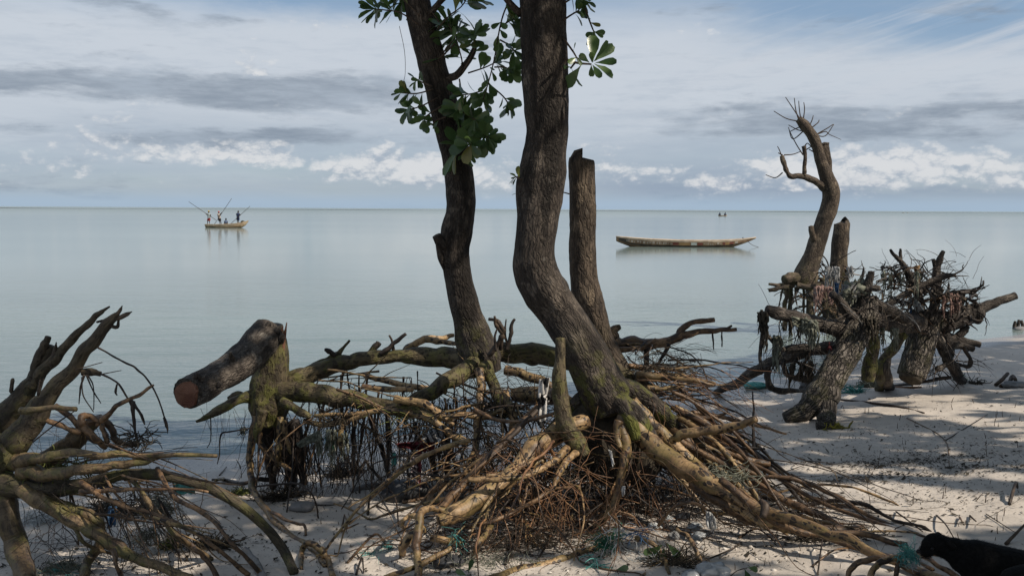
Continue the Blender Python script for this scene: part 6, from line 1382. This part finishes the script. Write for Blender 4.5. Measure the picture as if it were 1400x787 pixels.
# right hand group
hang('hanging_net', 'curtain of grey green net hanging from the upturned tree left of its log', 'net', 'net_grey', 1102, 1134, lambda x: 440 + (x - 1102) * .1, 482, 9.7, 90, 5.0, 31)
hang('hanging_net', 'ragged net strip hanging at the left tip of the upturned tree', 'net', 'weed_dark', 1040, 1052, 428, 492, 9.8, 34, 4.5, 32)
hang('hanging_net', 'ragged mossy net hanging from the low left root to the sand', 'net', 'net_grey', 1052, 1066, 462, 520, 9.95, 46, 5.0, 33)
hang('hanging_net', 'thin dark shreds hanging below the left root of the upturned tree', 'net', 'weed_dark', 1058, 1100, 440, 470, 9.85, 40, 2.5, 34)
hang('hanging_net', 'dark weed curtain hanging from the lower root beside the sand', 'net', 'weed_dark', 1070, 1120, 496, 530, 10.5, 60, 5.0, 35)
hang('hanging_net', 'pale shreds hanging between the log and the short sawn trunk', 'net', 'net_grey', 1196, 1226, 450, 480, 10.4, 40, 4.0, 36)
lump('rag_bundle', 'grey rag bundle wedged on top of the upturned tree log', 'rag', 'net_grey', 1172, 404, 10.25, .11, .10, .09, .6, 41, fr=2.6)
lump('rag_bundle', 'white cloth bundle just left of the grey rag bundle', 'rag', 'cloth_grey', 1161, 408, 10.2, .07, .07, .08, .6, 43, fr=2.6)
hang('rag_strip', 'grey rag strips trailing from the bundle on the upturned log', 'rag', 'net_grey', 1132, 1176, 398, 424, 10.15, 60, 5.0, 37)
hang('rag_strip', 'pinkish brown rag strips hanging under the foot of the bare dead tree', 'rag', 'pink_rag', 1104, 1140, 392, 436, 17.6, 60, 3.4, 61, dep=.5)
hang('rag_strip', 'pale grey rag strips caught beside the short stub in the water', 'rag', 'cloth_grey', 1126, 1164, 366, 402, 17.8, 60, 3.4, 62, dep=.5)
hang('rag_strip', 'pale shreds dangling from the tangled root crown at far right', 'rag', 'net_grey', 1205, 1262, 372, 424, 11.0, 46, 2.4, 63, dep=.3)
hang('rag_strip', 'dusty brown rag shreds over the right end of the root crown', 'rag', 'pink_rag', 1290, 1318, 404, 432, 11.2, 40, 4.0, 64, dep=.3)
drape('pale_rag', 'pale draped rag hanging on the left arm of the upturned tree', 'rag', 'net_grey', [(1082, 432), (1100, 436), (1118, 442)], [(1084, 448), (1102, 462), (1116, 458)], 9.75, .06, ragged=.5)
drape('pale_rag', 'small orange rag high in the tangled root crown', 'rag', 'paint_orange', [(1249, 364), (1258, 362)], [(1250, 372), (1257, 371)], 11.0, .03, n=(6, 5))
drape('pale_rag', 'whitish rag folded in the fork above the hanging sawn trunk', 'rag', 'net_white', [(1240, 402), (1252, 408), (1262, 418)], [(1246, 420), (1254, 428), (1264, 428)], 11.15, .06, ragged=.4)
hang('hanging_net', 'muddy net hanks dangling between the log and the mossy props', 'net', 'weed_dark', 1176, 1200, 436, 476, 9.95, 50, 3.6, 65)
drape('blue_rag', 'bright blue rag stuck beside the short stub in the right group', 'rag', 'net_blue', [(1141, 386), (1147, 387)], [(1142, 402), (1146, 404)], 10.1, .03, n=(5, 7))
drape('blue_rag', 'small blue strip hanging in the tangled roots of the right tree', 'rag', 'net_blue', [(1244, 414), (1247, 414)], [(1244, 430), (1246, 432)], 11.2, .02, n=(4, 7))
lump('blue_sheet', 'rolled blue tarpaulin lying on the sand behind the low root', 'tarpaulin', 'net_teal', 1034, 531, 0, .17, .07, .05, .25, 47, yaw=.1)
tangle('net', 'pale blue net heap on the sand right of the thick log', 'net', 'net_teal', 1168, 536, 0, 12, 10, .10, 70, .16, .006, .6, seed=40)
tangle('net', 'mottled grey net heap at the foot of the mossy props', 'net', 'net_grey', 1188, 528, 0, 14, 16, .12, 110, .18, .007, .6, seed=41)
tangle('net', 'dark teal net at the sand end of the right prop root', 'net', 'net_green', 1313, 520, 0, 8, 10, .06, 50, .12, .005, .6, seed=42)
tangle('weed_clump', 'brown weed by the sand end of the right prop root', 'seaweed', 'weed_dark', 1335, 524, 0, 10, 4, .08, 40, .12, .005, .6, seed=43)
tangle('weed_clump', 'yellow weed lying on sand in front of the thick log', 'seaweed', 'weed_yellow', 1142, 585, 0, 17, 3, .06, 60, .10, .006, .5, seed=44)
lump('rag_bundle', 'dark bundled rag lying behind the thick log on the sand', 'rag', 'bag_dark', 1108, 532, 0, .12, .10, .10, .3, 51, fr=1.5)
hang('hanging_net', 'dark red and grey shreds hanging at the short stub', 'net', 'cloth_red', 1132, 1136, 472, 486, 10.0, 6, 3.0, 38)
for q, lb in [([(1216, 530), (1235, 530), (1260, 530)], 'reddish stick lying on sand below the hanging sawn trunk'), ([(1150, 547), (1190, 551), (1230, 557), (1263, 565)], 'long thin dark stick lying on sand right of the thick log'), ([(1361, 528), (1370, 524), (1377, 519)], 'short dark driftwood limb sticking up on the right sand'), ([(1368, 530), (1380, 526), (1384, 520), (1388, 528)], 'bent dark driftwood limb beside the short driftwood limb'), ([(1255, 640), (1262, 646), (1264, 668)], None)]:
    if lb: 
        P, R = pts([(x, y, 0, 2.6 if 'driftwood' in lb else 1.6) for x, y in q]); 
        if 'driftwood' in lb: P[:, 2] += np.linspace(.01, .07, len(P)); 
        tag(MB().tube(P, R, 7, .15, ns=4, lumpy=.15, seed=nseed()).build('stick', 'twig_dark' if 'reddish' not in lb else 'root_red', base=P[0]), lb, 'stick')
lump('stone', 'low grey mound of driftwood and stone at the right edge of the sand', 'stone', 'stone', 1392, 529, 0, .16, .12, .04, .3, 55)
for i, (x, y0, y1, lb) in enumerate([(1387, 452, 439, 'weathered post stump in the shallows, left of three at the right edge'), (1392, 452, 437, 'weathered post stump in the shallows, middle of three at the right edge'), (1398, 452, 438, 'weathered post stump in the shallows, right of three at the right edge')]):
    P, R = pts([(x - 1, y0 + 2, 19.5, 2.6), (x, (y0 + y1) / 2, 19.5, 2.4), (x + (1 if i < 2 else -2), y1, 19.5, 1.9)])
    tag(MB().tube(P, R, 10, .12, ns=4, lumpy=.15, seed=nseed()).build('post', 'wet_wood', base=P[0]), lb, 'post', 'old posts in the shallows')
lump('stone', 'grey stone lying at the foot of the posts', 'stone', 'stone', 1396, 453, 19.3, .15, .12, .06, .2, 57)

# ------------------------------------------------------------------ sprouts, sticks, shells, plants
def sprig(label, base_px, leaves, Y=0, group=None):
    b = G(*base_px); t = thing('seedling', label, 'seedling', b, group)
    for (px, py, dx, dy, L, dz) in leaves:
        p = U(px, py, b[1] + dz)
        MB().tube([b - [0, 0, .01], (b + p) / 2 + [0, 0, .01], p], [.0025, .002, .0015], 5, 0, ns=3).build('stem', 'twig_dark', t)
        put_leaf(t, p, np.array([dx, -.15, -dy]), (random.gauss(0, .3), -.8, .5), L * b[1] / FPX)
    return t
sprig('wilted seedling with broad green leaves lying in the debris at the bottom', (910, 765), [(905, 744, -8, 8, 26, 0), (912, 742, 10, 12, 30, -.02), (918, 748, 12, 14, 28, .02), (908, 748, -2, 16, 26, -.03), (900, 748, -14, 6, 22, .03)])
sprig('tiny green seedling sprouting from sand at the bottom edge', (995, 788), [(1018, 777, 4, 10, 17, 0), (1022, 775, 16, 3, 16, 0)])
sprig('single round green leaf lying near the teal rope tail', (846, 784), [(842, 778, 10, -2, 18, 0)])
sprig('small leaf sprout in debris left of the black rubber scrap', (645, 786), [(640, 782, 4, -12, 20, 0), (638, 786, -8, -4, 16, 0)])
sprouts = [(260, 640, 650), (278, 642, 648), (288, 640, 651), (310, 639, 648), (329, 640, 625), (240, 641, 634), (435, 708, 686), (439, 716, 705), (475, 722, 702), (500, 720, 716), (330, 653, 643)]
for i in range(70):
    rr = rq; sprouts.append((rr.uniform(1140, 1400), (y := rr.uniform(545, 640)), y - rr.uniform(3, 9)))
for i in range(36):
    y = rq.uniform(690, 785); sprouts.append((rq.uniform(430, 560), y, y - rq.uniform(3, 11)))
for i in range(22):
    y = rq.uniform(700, 785); sprouts.append((rq.uniform(980, 1180), y, y - rq.uniform(4, 12)))
for i in range(24):
    y = rq.uniform(655, 740); sprouts.append((rq.uniform(1240, 1400), y, y - rq.uniform(4, 14)))
pm_ = []
for k in range(4):
    mb = MB(); P = np.array([(0, 0, -.03), (rq.uniform(-.04, .04), rq.uniform(-.05, .05), .5), (rq.uniform(-.2, .2), rq.uniform(-.15, .15), 1.0)])
    pm_.append(mb.tube(P, [.07, .06, .03], 6, .12, ns=3, seed=nseed()).build('sprout', 'twig_dark', base=(0, 0, 0)).data)
    bpy.data.objects.remove(bpy.data.objects[-1] if False else [o for o in bpy.data.objects if o.data == pm_[-1]][0])
for (x, y0, y1) in sprouts:
    b = G(x, y0); h_ = max(.012, (y0 - y1) * b[1] / FPX)
    o = bpy.data.objects.new('root_sprout', rq.choice(pm_)); COL.objects.link(o); o.location = Vector(b); o.rotation_euler = (rq.gauss(0, .2), rq.gauss(0, .25), rq.uniform(0, 6)); o.scale = (max(h_ * .8, .03), max(h_ * .8, .03), h_)
    tag(o, 'thin dark root sprout poking up from the bare sand', 'root sprout', 'root sprouts poking from the sand')
stick_specs = [([(468, 720), (471, 708)], .02, 1.5), ([(476, 716), (489, 709)], .01, 1.2), ([(466, 727), (490, 716)], 0, 1.2), ([(475, 770), (512, 742), (527, 745)], .05, 2.2), ([(550, 688), (590, 686), (612, 684)], .03, 2.4), ([(503, 704), (507, 688), (522, 680), (540, 694), (545, 720)], .10, 1.8), ([(487, 786), (495, 772), (497, 784)], .04, 1.8), ([(515, 692), (530, 703)], .02, 1.5),
               ([(950, 772), (998, 757), (1014, 742)], .02, 1.4), ([(1010, 736), (1035, 730), (1060, 742)], .03, 1.6), ([(1225, 700), (1240, 722), (1262, 728)], .05, 1.2), ([(1280, 705), (1292, 728), (1305, 738)], .05, 1.4), ([(1312, 708), (1315, 720)], .03, 1.6), ([(1326, 706), (1334, 722)], .04, 1.5), ([(1348, 703), (1390, 732)], .01, .8), ([(1375, 745), (1400, 732)], .06, 2.8), ([(1380, 690), (1388, 675), (1391, 668)], .07, 2.6), ([(1110, 775), (1140, 760), (1168, 750)], .03, 1.6), ([(1118, 785), (1124, 752), (1128, 742)], .06, 1.2),
               ([(640, 640), (700, 700)], 0, 1), ([(1150, 690), (1180, 700)], 0, .8), ([(1240, 572), (1290, 600), (1298, 640)], 0, .9), ([(1292, 603), (1350, 567)], 0, .9), ([(300, 650), (310, 640)], .01, 1), ([(330, 757), (345, 765)], .01, 1.2), ([(318, 742), (335, 740)], .01, 1.6), ([(690, 772), (715, 735), (728, 718)], .06, 2.0), ([(735, 765), (760, 740), (790, 735)], .04, 1.8), ([(640, 758), (680, 752), (730, 760)], .02, 1.5), ([(700, 735), (760, 732), (800, 735)], .05, 1.8)]
stick_labels = ['short dark stick standing in sand right of the flat pale driftwood', 'short slanting stick on the bare sand below the flat driftwood', 'thin slanting stick left of the bent arch twig', 'long bent dark stick on sand left of the root heap', 'straight dark stick lying just below the dark bag', 'arched dark twig looping over the sand below the dark bag', 'small forked stick at the bottom edge by the curled root', 'short twig leaning beside the arched twig', 'thin stick rising from shells under the speckled root', 'thin low stick just right of the thin rising stick', "thin crooked twig behind the sniffing dog's head", "dark bent twig above the sniffing dog's neck", "short upright stick on sand above the black dog's back", 'taller upright stick right of the short upright one', 'pale thin stick lying on sand above the black dog', 'dark stick poking in from the right edge above the dog', 'reddish curved stick standing on the sunlit right sand', 'long thin twig bending up below the long speckled root', 'upright thin twig near the lower right root ends', 'faint thin stick under the middle of the root heap', 'faint thin twig on the sunlit sand right of the root fan', 'long curved pale stem lying on the shaded right sand', 'straight pale stem meeting the curved stem on the right sand', 'tiny stick at the wet sand left of the stump', 'small twig beside the seaweed clump on the left', 'dark twig lying on the seaweed clump at left', 'slanting pale twig before the root heap at the bottom', 'crooked twig on sand under the middle roots', 'long low twig in the debris at the bottom centre', 'thin dark twig lying across sand below the hollow']
for (q, lift, r), lb in zip(stick_specs, stick_labels):
    P, R = pts([(x, y, 0, r) for x, y in q]); n_ = len(P); arc = np.sin(np.linspace(0, math.pi, n_)) if n_ > 2 else np.linspace(0, 1, n_)
    P[:, 2] += lift * arc + .004
    tag(MB().tube(P, R * (np.linspace(1, .6, n_)), 6, .12, ns=5, lumpy=.12, seed=nseed()).build('stick', rq.choice(['twig_dark', 'root_dark', 'root_brown']), base=P[0]), lb, 'stick', 'dry sticks on the sand')
sm = []
for k in range(3):
    V = []; Fq = []; n1, n2 = 12, 6
    for j in range(n2 + 1):
        for i in range(n1):
            a = 2 * math.pi * i / n1; rr = math.sin(math.pi / 2 * j / n2); V.append((math.cos(a) * rr * (1 + .05 * math.cos(7 * a)), math.sin(a) * rr * (.72 + .1 * k), math.cos(math.pi / 2 * j / n2) * .45 * (1 - .2 * math.cos(a))))
    for j in range(n2):
        for i in range(n1): Fq.append((j * n1 + i, (j + 1) * n1 + i, (j + 1) * n1 + (i + 1) % n1, j * n1 + (i + 1) % n1))
    me = bpy.data.meshes.new('shell'); me.from_pydata(V, [], Fq); me.polygons.foreach_set('use_smooth', [True] * len(me.polygons)); me.materials.append(MATS['shell']); sm.append(me)
shells = [(1000, 747, 4), (1003, 749, 5), (1028, 748, 6), (1088, 755, 6), (1110, 752, 7), (1127, 757, 7), (1140, 760, 6), (1175, 770, 6), (1087, 738, 7), (1065, 737, 6), (1052, 732, 7), (985, 740, 5), (960, 750, 6), (955, 742, 5), (948, 735, 5), (1020, 765, 3), (1075, 763, 3), (918, 760, 5), (1058, 779, 5), (1040, 775, 4), (1155, 752, 7), (1145, 745, 5), (1195, 752, 5), (1100, 590, 4), (983, 590, 3.5), (1143, 603, 3), (1030, 575, 3), (1085, 640, 5), (1108, 641, 4), (960, 553, 3), (1325, 663, 3), (1178, 600, 2.5)]
for i in range(64):
    x, y = (rq.uniform(560, 1200), rq.uniform(735, 787)) if i < 44 else (rq.uniform(980, 1400), rq.uniform(545, 720)); shells.append((x, y, rq.uniform(2, 5) if i < 44 else rq.uniform(1.5, 3)))
for (x, y, r) in shells:
    b = G(x, y); s = r * b[1] / FPX
    o = bpy.data.objects.new('seashell', rq.choice(sm)); COL.objects.link(o); o.location = Vector(b + [0, 0, s * .05]); o.rotation_euler = (rq.gauss(0, .25), rq.gauss(0, .25), rq.uniform(0, 6)); o.scale = (s, s, s)
    tag(o, 'small pale seashell lying on the grey sand', 'seashell', 'seashells on the sand')
# leaf litter: flakes nobody could count
rg = np.random.default_rng(5); C = []
def scat(n, cx, cy, sx, sy):
    n = int(n * 2.6); C.append(np.stack([rg.normal(cx, sx, n), rg.normal(cy, sy, n)], -1))
def scat_px(n, px, py, sx, sy):
    g = G(px, py); scat(n, g[0], g[1], sx, sy)
C.append(np.stack([rg.uniform(-3.5, 9, 5200), rg.uniform(4.4, 15, 5200)], -1))
for a in [(520, 1240, 625, .8, .35), (260, 1190, 645, .4, .2), (200, 1320, 620, .6, .3), (260, 1345, 680, .5, .12), (240, 1240, 670, .6, .15), (300, 1060, 745, .5, .25), (200, 1190, 590, .8, .3), (240, 1330, 600, .9, .5), (160, 1290, 700, .5, .15), (700, 700, 765, .8, .35), (300, 300, 745, .5, .3), (260, 450, 690, .6, .3), (400, 150, 760, .6, .3), (700, 1230, 632, .45, .10), (500, 1340, 640, .4, .12), (400, 1180, 655, .25, .10), (200, 1260, 560, 1.2, .5), (160, 1010, 600, .4, .4)]: scat_px(*a)
C = np.vstack(C); C = C[(np.interp(C[:, 0], SHX, SHY) - C[:, 1]) > .25]
z = sandz(C[:, 0], C[:, 1]); k = len(C); s = rg.gamma(1.3, .0042, k) + .0018; an = rg.uniform(0, 6.28, k); el_ = rg.uniform(.2, .7, k); ti = rg.uniform(-.5, .9, (k, 2))
dx = np.stack([np.cos(an), np.sin(an), ti[:, 0] * .5], -1) * s[:, None]; dy = np.stack([-np.sin(an), np.cos(an), ti[:, 1] * .8], -1) * (s * el_)[:, None]
c = np.stack([C[:, 0], C[:, 1], z + s * .45 + .001], -1)
V = np.stack([c - dx, c + dy, c + dx * 1.1, c - dy * .8], 1).reshape(-1, 3)
mb = MB(); mb.addv(V); mb.f = (np.arange(k)[:, None] * 4 + np.arange(4)[None]).tolist()
tag(mb.build('leaf_litter', 'weed_dark', smooth=False), kind='stuff')
